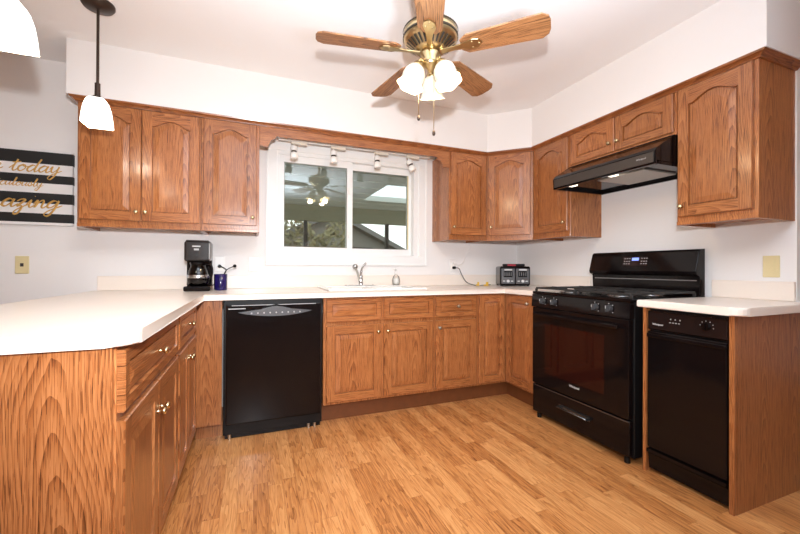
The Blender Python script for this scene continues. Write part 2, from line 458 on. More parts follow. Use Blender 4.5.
# diagonal corner cabinet
ca, cb = Vector((XR - 0.61, -DU)), Vector((XR - DU, -0.61)); clen = (cb - ca).length; s2 = math.sqrt(0.5)
def toloc(p):
    q = Vector(p) - ca; return (q.x * s2 - q.y * s2, q.x * s2 + q.y * s2)
cpoly = [toloc(p) for p in [(ca.x + 0.014, ca.y + 0.014), (cb.x + 0.014, cb.y + 0.0142), (XR - 0.002, -0.608), (XR - 0.002, -0.002), (XR - 0.608, -0.002)]]
r = thing('wall_cabinet', 'diagonal corner oak wall cabinet above the toaster', 'cabinet', (ca.x, ca.y, ZB), -PI / 4, 'oak wall cabinets')
MB().prism(cpoly, 0.02, ZT - 0.028 - ZB).build('cabinet_box', OAKV, r)
f = MB(); f.box(0.001, clen - 0.001, 0, 0.019, 0, ZT - 0.028 - ZB, bev=0.0015); f.box(0.006, clen - 0.006, -0.006, 0.001, 0, 0.022, bev=0.002); f.build('face_frame', OAKV, r)
o = door_mesh(clen - 0.040, DT - DBZ, rise=0.040).build('door', [OAKV, OAKH], r); o.location = (0.020, 0, DBZ - ZB); knob(o, 0.026, 0.075, -0.019)
# right wall run (faces -x)
RZ = -PI / 2
upper('single-door oak wall cabinet left of the range hood', (XR, -0.611), RZ, 0.408, DU, ZB, ZT - 0.028, [(0.020, 0.390, DBZ, DT, 0.040, (0.365, 1.44))])
upper('short two-door oak wall cabinet directly above the range hood', (XR, -1.021), RZ, 0.768, DU, 1.853, ZT - 0.028,
      [(0.014, 0.378, 1.868, DT, 0.040, (0.352, 1.925)), (0.386, 0.754, 1.868, DT, 0.040, (0.412, 1.925))], edge=0.004)
upper('single-door oak wall cabinet at the right end beside the range hood', (XR, -1.791), RZ, 0.371, DU, ZB, ZT - 0.028, [(0.012, 0.352, DBZ, DT, 0.040, (0.036, 1.43))])

# valance over the window with scalloped ends
def val_profile():
    x0, x1 = 0.173, 1.720; zt = ZT - 0.028; pts = []
    left = [(0.0, 1.958), (0.060, 1.956), (0.066, 1.985), (0.082, 2.010), (0.110, 2.024), (0.112, 2.040)]
    pts += [(x0 + a, z) for a, z in left]
    pts += [(x1 - a, z) for a, z in left[::-1]]
    pts += [(x1, zt), (x0, zt)]
    return pts
tag(MB().yprism(val_profile(), -DU, -DU + 0.019).build('window_valance', OAKH), 'oak valance with scalloped ends bridging the wall cabinets over the window', 'valance')

# ---- base cabinets
DB = 0.615; ZK = 0.876; TK = 0.130
def base(label, loc, rz, w, d, fronts, poly=None, name='base_cabinet', knm=None, toe=True, box_top=None):
    r = thing(name, label, 'cabinet', (loc[0], loc[1], 0), rz, 'oak base cabinets')
    b = MB()
    if poly: b.prism(poly, TK, ZK - 0.001)
    else: b.box(0.0, w, -d + 0.019, -0.001, TK, box_top or ZK - 0.001)
    b.build('cabinet_box', OAKV, r)
    if not poly:
        MB().box(0, w, -d, -d + 0.019, TK, ZK - 0.001, bev=0.001).build('face_frame', OAKV, r)
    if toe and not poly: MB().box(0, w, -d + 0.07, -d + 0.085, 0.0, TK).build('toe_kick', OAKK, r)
    for q in fronts: front(r, q[0], q[1], q[2], q[3], q[4], d, 0.0, q[5], knm)
    return r
# sink base: local x = world x - 0.583
X0 = 0.583
base('sink base oak cabinet with two doors and two false drawer fronts under the window', (X0, 0), 0, 0.845, DB,
     [('drawer_front', 0.602 - X0, 0.997 - X0, 0.703, 0.862, None), ('drawer_front', 1.020 - X0, 1.417 - X0, 0.703, 0.862, None),
      ('door', 0.602 - X0, 0.997 - X0, 0.150, 0.676, (0.972 - X0, 0.622)), ('door', 1.020 - X0, 1.417 - X0, 0.150, 0.676, (1.045 - X0, 0.622))], box_top=0.70)
X0 = 1.430
base('narrow oak base cabinet with one drawer over one door, right of the sink', (X0, 0), 0, 0.385, DB,
     [('drawer', 1.443 - X0, 1.803 - X0, 0.703, 0.862, (1.630 - X0, 0.782)), ('door', 1.443 - X0, 1.803 - X0, 0.150, 0.676, (1.466 - X0, 0.622))], knm=BRUSHED)
# corner cabinet: L plan
X0 = 1.816
r = thing('base_cabinet', 'inside-corner oak base cabinet with two tall doors beside the range', 'cabinet', (X0, 0, 0), 0, 'oak base cabinets')
xf = XR - DB - X0
MB().prism([(0.0, -DB), (xf, -DB), (xf, -0.995), (XR - X0 - 0.001, -0.995), (XR - X0 - 0.001, -0.001), (0.0, -0.001)], TK, ZK - 0.001).build('cabinet_box', OAKV, r)
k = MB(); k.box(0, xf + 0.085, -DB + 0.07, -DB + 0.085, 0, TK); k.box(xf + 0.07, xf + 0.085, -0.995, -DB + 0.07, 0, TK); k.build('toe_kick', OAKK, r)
front(r, 'door', 1.831 - X0, 2.078 - X0, 0.150, 0.862, DB)
o = door_mesh(0.325, 0.712).build('door', [OAKV, OAKH], r); o.location = (xf, -0.645, 0.150); o.rotation_euler = (0, 0, RZ); knob(o, 0.270, 0.660, -0.019, BRUSHED)

# peninsula, two units facing +x
PX = -0.180; PD = 0.66
def pen(label, y0, w, fronts):
    r = thing('base_cabinet', label, 'cabinet', (PX - PD, y0, 0), PI / 2, 'oak base cabinets')
    MB().box(0.0, w, -PD + 0.038, -0.001, 0.0 if y0 < -2 else 0.098, ZK - 0.001).build('cabinet_box', OAKV, r)
    MB().box(0, w, -PD + 0.019, -PD + 0.038, 0.098, ZK - 0.001, bev=0.001).build('face_frame', OAKV, r)
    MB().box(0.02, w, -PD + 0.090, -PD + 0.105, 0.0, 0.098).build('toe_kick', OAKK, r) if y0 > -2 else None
    for q in fronts: front(r, q[0], q[1], q[2], q[3], q[4], PD - 0.019, 0.0, q[5])
    return r
pr = pen('near peninsula oak cabinet with a wide drawer over two doors and a plain end panel', -2.047 + 0.018, 0.786,
    [('drawer', 0.004, 0.768, 0.700, 0.862, (0.386, 0.782)), ('door', 0.004, 0.383, 0.105, 0.678, (0.358, 0.575)), ('door', 0.389, 0.768, 0.105, 0.678, (0.414, 0.575))])
MB().box(-0.018, -0.0005, -PD + 0.024, 0.0, 0.0, ZK - 0.001, bev=0.001).build('end_panel', OAKV, pr)
pen('far peninsula oak cabinet with a narrow drawer over two narrow doors', -1.242, 0.626,
    [('drawer', 0.012, 0.560, 0.700, 0.862, (0.286, 0.782)), ('door', 0.012, 0.270, 0.105, 0.678, (0.246, 0.610)), ('door', 0.276, 0.560, 0.105, 0.678, (0.300, 0.610))])
tag(MB().box(PX - 0.018, -0.046, -DB, -DB + 0.019, 0.098, ZK - 0.001).box(PX - 0.018, -0.046, -DB + 0.07, -DB + 0.085, 0, 0.098).build('corner_filler_panel', OAKV),
    'plain vertical oak filler board between the peninsula and the dishwasher', 'panel')

# ---- worktops
ZW = 0.914
def arc(cx, cy, r, a0, a1, n=5): return [(cx + r * math.cos(a0 + (a1 - a0) * k / n), cy + r * math.sin(a0 + (a1 - a0) * k / n)) for k in range(n + 1)]
yf = -0.655; xp = -0.150; yp = -2.064; ri = 0.02
plan = [(-0.895, -0.001)] + arc(-0.895 + 0.05, yp + 0.05, 0.05, PI, 1.5 * PI) + arc(xp - 0.065, yp + 0.065, 0.065, 1.5 * PI, 2 * PI) + \
       [(xp, yf - ri)] + [(xp + ri - ri * math.cos(a * PI / 8), yf - ri + ri * math.sin(a * PI / 8)) for a in range(1, 5)] + \
       [(XR - 0.655, yf), (XR - 0.655, -0.993), (XR - 0.001, -0.993), (XR - 0.001, -0.001)]
top = MB().prism(plan, ZK, ZW, bev=0.008, seg=3).build('worktop', COUNTER)
SX0, SX1, SY0, SY1 = 0.66, 1.36, -0.555, -0.135
cut = MB().box(SX0, SX1, SY0, SY1, 0.8, 1.0).build('cutter', COUNTER)
md = top.modifiers.new('cut', 'BOOLEAN'); md.object = cut; md.operation = 'DIFFERENCE'; md.solver = 'EXACT'
bpy.context.view_layer.update()
dg = bpy.context.evaluated_depsgraph_get()
me2 = bpy.data.meshes.new_from_object(top.evaluated_get(dg)); top.modifiers.clear(); top.data = me2
bpy.data.objects.remove(cut)
wt = thing('worktop', 'long cream worktop over the peninsula, dishwasher and sink with a low backsplash', 'worktop')
top.name = 'worktop_slab'; top.parent = wt
k = MB(); k.box(-0.870, XR - 0.020, -0.019, -0.001, ZW + 0.0005, 1.016, bev=0.003); k.box(XR - 0.019, XR - 0.001, -0.93, -0.001, ZW + 0.0005, 1.016, bev=0.003)
k.build('backsplash', COUNTER, wt)
wr = thing('worktop', 'short cream worktop with a rounded corner over the trash compactor', 'worktop')
y0, y1, xw = -1.796, -2.262, XR - 0.665
MB().prism([(XR - 0.001, y0), (xw, y0)] + arc(xw + 0.055, y1 + 0.055, 0.055, PI, 1.5 * PI) + [(XR + 0.10, y1), (XR + 0.10, WE - 0.002), (XR - 0.001, WE - 0.002)], ZK, ZW, bev=0.008, seg=3).build('worktop_slab', COUNTER, wr)
MB().box(XR - 0.019, XR - 0.001, WE + 0.002, y0, ZW + 0.0005, 1.016, bev=0.003).build('backsplash', COUNTER, wr)

# ---- sink
sk = thing('sink', 'white drop-in kitchen sink in the worktop under the window', 'sink', (0, 0, 0))
b = MB(); t = 0.004; g = 0.001
for (xa, xb) in ((SX0 + g, (SX0 + SX1) / 2 - 0.012), ((SX0 + SX1) / 2 + 0.012, SX1 - g)):
    b.box(xa, xa + t, SY0 + g, SY1 - 0.001, 0.74, ZW); b.box(xb - t, xb, SY0 + g, SY1 - 0.001, 0.74, ZW)
    b.box(xa, xb, SY0 + g, SY0 + g + t, 0.74, ZW); b.box(xa, xb, SY1 - 0.001 - t, SY1 - 0.001, 0.74, ZW); b.box(xa, xb, SY0 + g, SY1 - 0.001, 0.736, 0.74)
b.build('basin', PORCELAIN, sk)
b = MB(); z0, z1 = ZW + 0.0006, ZW + 0.013
b.box(SX0 - 0.03, SX1 + 0.03, SY0 - 0.03, SY0 + 0.006, z0, z1, bev=0.004); b.box(SX0 - 0.03, SX1 + 0.03, SY1 - 0.006, SY1 + 0.095, z0, z1, bev=0.004)
b.box(SX0 - 0.03, SX0 + 0.006, SY0, SY1, z0, z1, bev=0.003); b.box(SX1 - 0.006, SX1 + 0.03, SY0, SY1, z0, z1, bev=0.003); b.box((SX0 + SX1) / 2 - 0.012, (SX0 + SX1) / 2 + 0.012, SY0, SY1, z0 - 0.03, z1 - 0.004)
b.build('rim', PORCELAIN, sk)

# ---- faucet
ZS = ZW + 0.0135
fa = thing('faucet', 'chrome single-lever kitchen faucet behind the sink', 'faucet', (0.985, -0.085, ZS))
MB().prism([(x * 1.0, y) for x, y in arc(0.105, 0, 0.025, -PI / 2, PI / 2, 6) + arc(-0.105, 0, 0.025, PI / 2, 1.5 * PI, 6)], 0, 0.008, bev=0.003).build('base_plate', CHROME, fa)
MB().lathe([(0.024, 0.008), (0.020, 0.02), (0.018, 0.07), (0.020, 0.085), (0.0, 0.092)], (0.012, 0, 0), seg=16).build('body', CHROME, fa)
MB().tube(spline([(0.0, -0.005, 0.04), (-0.022, -0.03, 0.10), (-0.045, -0.055, 0.145), (-0.065, -0.10, 0.165)]), 0.0105, 10).build('spout', CHROME, fa)
MB().lathe([(0, -0.018), (0.014, -0.014), (0.022, -0.004), (0.022, 0.012), (0.014, 0.02), (0, 0.022)], (-0.068, -0.11, 0.162), (-0.2, -1, -0.4), 14).build('spray_head', STEEL, fa)
MB().tube(spline([(0.012, 0, 0.085), (0.016, -0.004, 0.13), (0.028, -0.010, 0.165), (0.052, -0.018, 0.195)]), [0.012] * 6 + [0.009] * 6 + [0.007] * 7, 10).build('lever', CHROME, fa)

# ---- soap dispenser
sd = thing('soap_bottle', 'clear glass soap bottle with a white pump on the sink rim', 'bottle', (1.322, -0.085, ZS))
MB().lathe([(0, 0), (0.026, 0.0), (0.034, 0.02), (0.036, 0.045), (0.026, 0.075), (0.013, 0.088), (0.013, 0.095)], seg=18).build('bottle_body', CLEAR, sd)
MB().lathe([(0, 0.002), (0.024, 0.002), (0.033, 0.02), (0.034, 0.045), (0.026, 0.066), (0, 0.067)], seg=18).build('liquid_soap', simple('soap', (0.75, 0.72, 0.68), 0.3), sd)
MB().lathe([(0, 0.093), (0.015, 0.093), (0.015, 0.108), (0.005, 0.110), (0.005, 0.135), (0.010, 0.137), (0.010, 0.147), (0, 0.148)], seg=14).tube([(0, 0, 0.141), (-0.035, -0.02, 0.139)], 0.005, 8).build('pump', OUTW, sd)

# ------------------------------------------------------------------ window
win = struct(thing('window_1', 'white sliding window over the sink', 'window', (0, 0, 0)))
del win['label']; del win['category']
def ring_xz(b, x0, x1, z0, z1, wl, wr_, wb, wt_, ya, yb, m=0, bev=0.002):
    b.box(x0, x1, ya, yb, z0, z0 + wb, m, bev); b.box(x0, x1, ya, yb, z1 - wt_, z1, m, bev)
    b.box(x0, x0 + wl, ya, yb, z0 + wb, z1 - wt_, m, bev); b.box(x1 - wr_, x1, ya, yb, z0 + wb, z1 - wt_, m, bev)
b = MB(); ring_xz(b, 0.228, 1.660, 1.099, 2.120, 0.085, 0.085, 0.085, 0.085, -0.018, -0.0005); ring_xz(b, 0.228, 1.660, 1.099, 2.120, 0.018, 0.018, 0.018, 0.018, -0.026, -0.017)
b.build('window_casing', WHITE, win)
b = MB(); ring_xz(b, WX0 + 0.001, WX1 - 0.001, WZ0 + 0.001, WZ1 - 0.001, 0.03, 0.06, 0.03, 0.045, -0.006, 0.13)
b.build('window_frame', WHITE, win)
def sash(x0, x1, ya, yb, wl, wr_):
    b = MB(); z0, z1 = WZ0 + 0.031, WZ1 - 0.046
    ring_xz(b, x0, x1, z0, z1, wl, wr_, 0.055, 0.055, ya, yb)
    s = b.build('window_sash', WHITE, win)
    g_ = MB(); ring_xz(g_, x0 + wl - 0.002, x1 - wr_ + 0.002, z0 + 0.053, z1 - 0.053, 0.005, 0.005, 0.005, 0.005, ya + 0.004, ya + 0.014, 0, 0); g_.build('gasket', GASKET, s)
    MB().box(x0 + wl - 0.005, x1 - wr_ + 0.005, (ya + yb) / 2 - 0.002, (ya + yb) / 2 + 0.002, z0 + 0.05, z1 - 0.05).build('window_pane', GLASS, s)
    return s
s1 = sash(WX0 + 0.031, 0.945, 0.005, 0.045, 0.037, 0.050)
s2_ = sash(0.900, WX1 - 0.061, 0.055, 0.095, 0.048, 0.035)
MB().box(0.905, 0.925, -0.010, 0.005, 1.34, 1.40, bev=0.004).box(0.905, 0.925, -0.010, 0.005, 1.72, 1.78, bev=0.004).build('sash_latch', WHITE, s1)
MB().box(WX1 - 0.100, WX1 - 0.092, 0.046, 0.054, WZ0 + 0.09, WZ1 - 0.105).build('screen_edge', ALMOND, win)

# ------------------------------------------------------------------ track lighting under the soffit
tr = thing('track_light', 'white track light with four small cylinder heads above the window', 'light', (0, -0.19, 0))
MB().box(0.31, 1.60, -0.017, 0.017, 2.062, 2.088, bev=0.003).box(0.55, 0.60, -0.012, 0.012, 2.086, 2.1265).box(1.25, 1.30, -0.012, 0.012, 2.086, 2.1265).build('track', TRACKW, tr)
for hx, tilt in ((0.425, 0), (0.735, 0), (1.105, 0), (1.395, 0.35)):
    MB().box(hx - 0.02, hx + 0.10, -0.014, 0.014, 2.040, 2.061, bev=0.003).build('track_adapter', simple('adapter_white', (0.80, 0.73, 0.62), 0.35), tr)
    d = Vector((math.sin(tilt), -0.12, -math.cos(tilt))).normalized()
    h0 = Vector((hx, 0, 2.030))
    hd = MB().tube([(hx, 0, 2.041), h0 + d * 0.02], 0.006, 8).cyl(h0 + d * 0.012, d, 0.027, 0.034, 0, 18).build('lamp_head', TRACKW, tr)
    MB().cyl(h0 + d * 0.046, d, 0.020, 0.012, 0, 16).build('socket_ring', BRONZE, hd)
    MB().lathe([(0.019, 0.058), (0.028, 0.064), (0.030, 0.105), (0.026, 0.108), (0.0, 0.106)], h0, d, 18).build('lamp_bulb', simple('frosted_bulb', (0.88, 0.86, 0.82), 0.3), hd)

# ------------------------------------------------------------------ dishwasher
dw = thing('dishwasher', 'black built-in dishwasher between the peninsula corner and the sink cabinet', 'dishwasher', (-0.040, 0, 0))
w = 0.615
MB().box(0.004, w - 0.004, -0.60, -0.02, 0.05, ZK - 0.006).build('tub_box', BLACKM, dw)
MB().box(0.002, w - 0.002, -0.625, -0.60, 0.03, ZK - 0.004, bev=0.002).build('surround', BLACKM, dw)
MB().box(0.018, w - 0.016, -0.655, -0.626, 0.10, 0.846, bev=0.006, seg=2).build('door_panel', BLACK, dw)
d_ = MB()
n = 24; up_ = []; lo_ = []
for k in range(n + 1):
    s = k / n; x = 0.085 + 0.455 * s
    up_.append((x, 0.797 + 0.018 * math.sin(PI * s) + 0.020 * max(0, 1 - abs(s - 0.5) / 0.20) ** 0.7 * 0.9)); lo_.append((x, 0.797 - 0.030 * math.sin(PI * s) ** 0.8))
rim_ = [(0.3125 + (x - 0.3125) * 1.05, 0.797 + (z - 0.797) * 1.28) for x, z in lo_ + up_[::-1][1:-1]]
MB().yprism(rim_, -0.6595, -0.6545).build('handle_rim', BLACK, dw)
d_.yprism(lo_ + up_[::-1][1:-1], -0.662, -0.655)
d_.build('handle_panel', simple('handle_grey', (0.075, 0.075, 0.08), 0.35, var=0.2, vscale=40), dw)
for k in range(9):
    MB().cyl((0.165 + k * 0.037, -0.662, 0.790), (0, -1, 0), 0.0050, 0.002, 0, 10).build('control_button', GREYP, dw)
MB().box(0.05, w - 0.05, -0.6570, -0.6545, 0.838, 0.842).build('vent_strip', GREYP, dw)
MB().box(0.03, 0.13, -0.6565, -0.6545, 0.817, 0.823).build('printed_marks', GREYP, dw)
MB().box(0.012, w - 0.012, -0.615, -0.605, 0.004, 0.10).build('kick_plate', BLACKM, dw)
for xx in (0.04, w - 0.05, w - 0.09): MB().cyl((xx, -0.62, 0.0), (0, 0, 1), 0.010, 0.03, 0, 10).build('levelling_foot', BRUSHED, dw)

# ------------------------------------------------------------------ lettering helper (real type, converted to mesh)
def lettering(txt, size, parent, loc, rot, m, name='lettering', ext=0.0006):
    cu = bpy.data.curves.new(name, 'FONT'); cu.body = txt; cu.size = size; cu.extrude = ext; cu.align_x = 'CENTER'; cu.align_y = 'CENTER'; cu.resolution_u = 3
    t = bpy.data.objects.new(name + '_tmp', cu); C.objects.link(t); bpy.context.view_layer.update()
    me = bpy.data.meshes.new_from_object(t.evaluated_get(bpy.context.evaluated_depsgraph_get())); bpy.data.objects.remove(t)
    me.materials.clear(); me.materials.append(m)
    o = bpy.data.objects.new(name, me); C.objects.link(o); o.parent = parent; o.location = loc; o.rotation_euler = rot
    return o

# ------------------------------------------------------------------ gas range (faces -x): local x to the right, wall y=0
rg = thing('gas_range', 'black freestanding gas range with four burners and a high backguard', 'stove', (XR, -1.000, 0), RZ)
w = 0.765; yb = -0.020; yfr = -0.640
MB().box(0.0, w, yfr, yb, 0.035, 0.893, bev=0.003).build('range_body', BLACKM, rg)
for xx in (0.04, w - 0.04):
    for yy in (yfr + 0.0, -0.08): MB().cyl((xx, yy, 0), (0, 0, 1), 0.016, 0.036, 0, 12).build('foot', BLACKM, rg)
b = MB().box(-0.002, w + 0.002, yfr - 0.030, yb, 0.894, 0.915, bev=0.005, seg=2)
b.build('cooktop', BLACK, rg)
# sloped control panel
b = MB().xprism([(yfr, 0.805), (yfr - 0.040, 0.805), (yfr - 0.032, 0.893), (yfr, 0.893)], 0.0, w)
cpn = b.build('control_panel', BLACK, rg)
for yy in (-1.115, -1.219, -1.546, -1.641):
    kx = -1.000 - yy
    kb = MB().cyl((kx, yfr - 0.036, 0.850), (0, -1, 0.09), 0.021, 0.018, 0, 18, 0.017); kb.box(kx - 0.004, kx + 0.004, yfr - 0.070, yfr - 0.050, 0.834, 0.868, bev=0.002)
    ko = kb.build('burner_knob', DGREY, cpn)
    for a in range(6):
        an = PI * (0.75 + 1.5 * a / 5)
        MB().cyl((kx + 0.029 * math.sin(an), yfr - 0.0365, 0.850 + 0.029 * math.cos(an)), (0, -1, 0.09), 0.0030, 0.002, 0, 6).build('dial_mark', GREYP, cpn)
    MB().box(kx - 0.001, kx + 0.001, yfr - 0.0715, yfr - 0.0695, 0.852, 0.866).build('pointer_line', PALE, ko)
# oven door
od = MB().box(0.006, w - 0.006, yfr - 0.036, yfr - 0.001, 0.252, 0.800, bev=0.005, seg=2).build('oven_door', BLACK, rg)
MB().box(0.13, w - 0.16, yfr - 0.0375, yfr - 0.0355, 0.345, 0.690, bev=0.0008).build('oven_window', OVENGL, od)
b = MB().box(0.05, w - 0.05, yfr - 0.078, yfr - 0.056, 0.742, 0.770, bev=0.008, seg=2)
for xx in (0.07, w - 0.09): b.box(xx, xx + 0.02, yfr - 0.062, yfr - 0.034, 0.746, 0.766)
b.build('door_handle', BLACK, od)
lettering('Whirlpool', 0.019, od, (0.388, yfr - 0.0372, 0.322), (PI / 2, 0, 0), PALE, 'brand_lettering')
dr = MB().box(0.006, w - 0.006, yfr - 0.032, yfr - 0.001, 0.045, 0.243, bev=0.004).build('storage_drawer', BLACK, rg)
b = MB().tube([(0.262, yfr - 0.058, 0.158), (0.500, yfr - 0.058, 0.158)], 0.006, 10); b.box(0.262, 0.274, yfr - 0.060, yfr - 0.031, 0.151, 0.165); b.box(0.488, 0.500, yfr - 0.060, yfr - 0.031, 0.151, 0.165)
b.box(0.256, 0.506, yfr - 0.0335, yfr - 0.0315, 0.142, 0.174)
b.build('drawer_handle', simple('handle_dark', (0.10, 0.10, 0.10), 0.2, 0.8), dr)
MB().box(0.01, w - 0.01, yfr - 0.0345, yfr - 0.0315, 0.236, 0.241).build('trim_strip', simple('strip_grey', (0.16, 0.16, 0.16), 0.25, 0.8), dr)
# burners and grates
for bx in (0.19, 0.575):
    for by in (-0.50, -0.23):
        bb = MB().lathe([(0, 0.915), (0.075, 0.915), (0.07, 0.919), (0.05, 0.917), (0, 0.917)], (bx, by, 0), seg=24).build('burner_bowl', STEEL, rg)
        MB().lathe([(0.040, 0.918), (0.040, 0.926), (0.034, 0.929), (0, 0.930)], (bx, by, 0), seg=20).build('burner_cap', IRON, bb)
    g_ = MB(); x0, x1, y0, y1, zg = bx - 0.175, bx + 0.175, -0.648, -0.100, 0.944; t = 0.0065
    for yy in (y0, (y0 + y1) / 2, y1): g_.box(x0, x1, yy - t, yy + t, zg - 0.012, zg, bev=0.002)
    for xx in (x0, x1): g_.box(xx - t, xx + t, y0, y1, zg - 0.012, zg, bev=0.002)
    for by in (-0.50, -0.23):
        for k in range(4):
            an = k * PI / 2
            if k % 2 == 0: g_.box(bx + math.cos(an) * 0.035 - (0 if k == 0 else 0.14), bx + math.cos(an) * 0.035 + (0.14 if k == 0 else 0), by - t * 0.8, by + t * 0.8, zg - 0.010, zg + 0.003)
            else:
                s_ = 1 if k == 1 else -1; ya, yb2 = sorted((by + s_ * 0.035, by + s_ * 0.125)); g_.box(bx - t * 0.8, bx + t * 0.8, ya, yb2, zg - 0.010, zg + 0.003)
    for xx in (x0, x1):
        for yy in (y0, y1): g_.box(xx - t, xx + t, yy - t, yy + t, 0.9155, zg - 0.01)
    g_.build('burner_grate', IRON, rg)
# backguard
bgd = MB().xprism([(-0.022, 0.9155), (-0.070, 0.9155), (-0.070, 1.035), (-0.105, 1.045), (-0.112, 1.065), (-0.078, 1.190), (-0.066, 1.202), (-0.022, 1.205)], 0.0, w, bev=0.004).build('backguard', BLACK, rg)
def onslope(z, off=0.0): return -0.112 + (z - 1.065) / 0.125 * 0.034 - off
rotbg = (PI / 2 - math.atan2(0.034, 0.125), 0, 0)
def slope_box(x0, x1, z0, z1, th, m, name, par):
    return MB().poly([(x0, onslope(z0, th), z0), (x1, onslope(z0, th), z0), (x1, onslope(z1, th), z1), (x0, onslope(z1, th), z1)]).build(name, m, par, fix=False)
cl = MB().xprism([(onslope(1.10, -0.001), 1.10), (onslope(1.10, 0.0022), 1.10), (onslope(1.165, 0.0022), 1.165), (onslope(1.165, -0.001), 1.165)], 0.275, 0.455).build('clock_panel', OVENGL, bgd)
MB().xprism([(onslope(1.138, 0.001), 1.138), (onslope(1.138, 0.0032), 1.138), (onslope(1.158, 0.0032), 1.158), (onslope(1.158, 0.001), 1.158)], 0.345, 0.395).build('clock_display', DISPLAY, bgd)
for kx in (0.287, 0.305, 0.323, 0.412, 0.430, 0.446):
    for kz in (1.113, 1.130, 1.150): MB().xprism([(onslope(kz, 0.001), kz), (onslope(kz, 0.003), kz), (onslope(kz + 0.006, 0.003), kz + 0.006), (onslope(kz + 0.006, 0.001), kz + 0.006)], kx, kx + 0.009).build('keypad_key', GREYP, bgd)
MB().box(0.02, w - 0.02, -0.0715, -0.0695, 1.006, 1.012).build('vent_line', simple('line_grey', (0.3, 0.3, 0.3), 0.3, 0.8), bgd)

# ------------------------------------------------------------------ trash compactor with oak enclosure
tc_ = thing('trash_compactor', 'black under-counter trash compactor at the right end beside the range', 'trash compactor', (XR, -1.823, 0), RZ)
w = 0.372; yf = -0.602
MB().box(0.003, w - 0.003, yf, -0.03, 0.02, ZK - 0.010).build('compactor_box', BLACKM, tc_)
MB().box(0.006, w - 0.006, yf - 0.028, yf - 0.001, 0.135, 0.752, bev=0.006, seg=2).build('bin_front', BLACK, tc_)
MB().box(0.006, w - 0.006, yf - 0.036, yf - 0.001, 0.718, 0.742, bev=0.006, seg=2).build('pull_handle', BLACK, tc_)
cpn = MB().box(0.006, w - 0.006, yf - 0.026, yf - 0.001, 0.760, 0.858, bev=0.004).build('control_panel', simple('panel_black', (0.014, 0.008, 0.007), 0.2, spec=0.3), tc_)
MB().cyl((0.285, yf - 0.026, 0.812), (0, -1, 0), 0.018, 0.016, 0, 18).box(0.282, 0.288, yf - 0.048, yf - 0.040, 0.797, 0.827).build('dial', BLACK, cpn)
for k in range(6): MB().cyl((0.285 + 0.028 * math.cos(k * PI / 5 - 0.2), yf - 0.026, 0.812 + 0.026 * math.sin(k * PI / 5 - 0.2)), (0, -1, 0), 0.0022, 0.001, 0, 6).build('dial_mark', GREYP, cpn)
for k in range(4): MB().box(0.118 + k * 0.014, 0.126 + k * 0.014, yf - 0.0268, yf - 0.0255, 0.806, 0.810).build('printed_mark', GREYP, cpn)
for k in range(3): MB().box(0.122 + k * 0.022, 0.127 + k * 0.022, yf - 0.0268, yf - 0.0255, 0.822, 0.828).build('printed_mark', GREYP, cpn)
lettering('Whirlpool', 0.013, cpn, (0.060, yf - 0.0262, 0.790), (PI / 2, 0, 0), PALE, 'brand_lettering')
MB().xprism([(yf, 0.022), (yf - 0.012, 0.022), (yf - 0.018, 0.10), (yf - 0.034, 0.112), (yf - 0.034, 0.128), (yf, 0.130)], 0.006, w - 0.006, bev=0.002).build('foot_pedal_panel', BLACK, tc_)

en = thing('compactor_enclosure', 'oak end panels enclosing the trash compactor under the short worktop', 'cabinet', (XR, -1.806, 0), RZ)
MB().box(0.0, 0.016, -0.630, -0.001, 0.0, ZK - 0.001).build('side_panel', OAKV, en)
MB().box(0.392, 0.411, -0.612, 0.100, 0.0, ZK - 0.001).build('end_panel', OAKV, en)
MB().box(0.390, 0.411, -0.631, -0.6125, 0.0, ZK - 0.001, bev=0.002).build('edge_strip', OAKV, en)

# ------------------------------------------------------------------ range hood
rh = thing('range_hood', 'black under-cabinet range hood over the gas range', 'range hood', (XR, -1.024, 0), RZ)
w = 0.762; zh0, zh1 = 1.668, 1.8525
d0 = 0.500
b = MB().xprism([(-0.002, zh1), (-0.002, zh0 + 0.02), (-d0 + 0.02, zh0 + 0.02), (-d0 + 0.02, zh0), (-d0, zh0), (-d0 - 0.004, zh0 + 0.075), (-d0 + 0.012, zh0 + 0.095), (-0.345, zh1 - 0.004), (-0.345, zh1)], 0.0, w, bev=0.002)
b.box(0.0, 0.014, -d0 + 0.01, -0.002, zh0, zh0 + 0.021); b.box(w - 0.014, w, -d0 + 0.01, -0.002, zh0, zh0 + 0.021); b.box(0, w, -0.016, -0.002, zh0, zh0 + 0.021)
b.build('hood_shell', BLACK, rh)
MB().box(0.012, w - 0.012, -d0 - 0.0055, -d0 - 0.0005, zh0 + 0.012, zh0 + 0.070, bev=0.001).build('front_band', simple('bronze_band', (0.060, 0.048, 0.040), 0.35, 0.3), rh)
b = MB().box(0.30, 0.62, -0.40, -0.10, zh0 + 0.010, zh0 + 0.019); b.build('grease_filter', FILTER, rh)
for xx in (0.10, 0.42):
    MB().box(xx, xx + 0.055, -d0 + 0.040, -d0 + 0.080, zh0 + 0.006, zh0 + 0.019, bev=0.004).build('hood_lamp', LENS, rh)
MB().box(0.25, 0.275, -d0 + 0.04, -d0 + 0.06, zh0 + 0.010, zh0 + 0.02).build('rocker_switch', BLACKM, rh)
lettering('Whirlpool', 0.014, rh, (0.68, -d0 - 0.0060, zh0 + 0.045), (PI / 2, 0, 0), GREYP, 'brand_lettering')

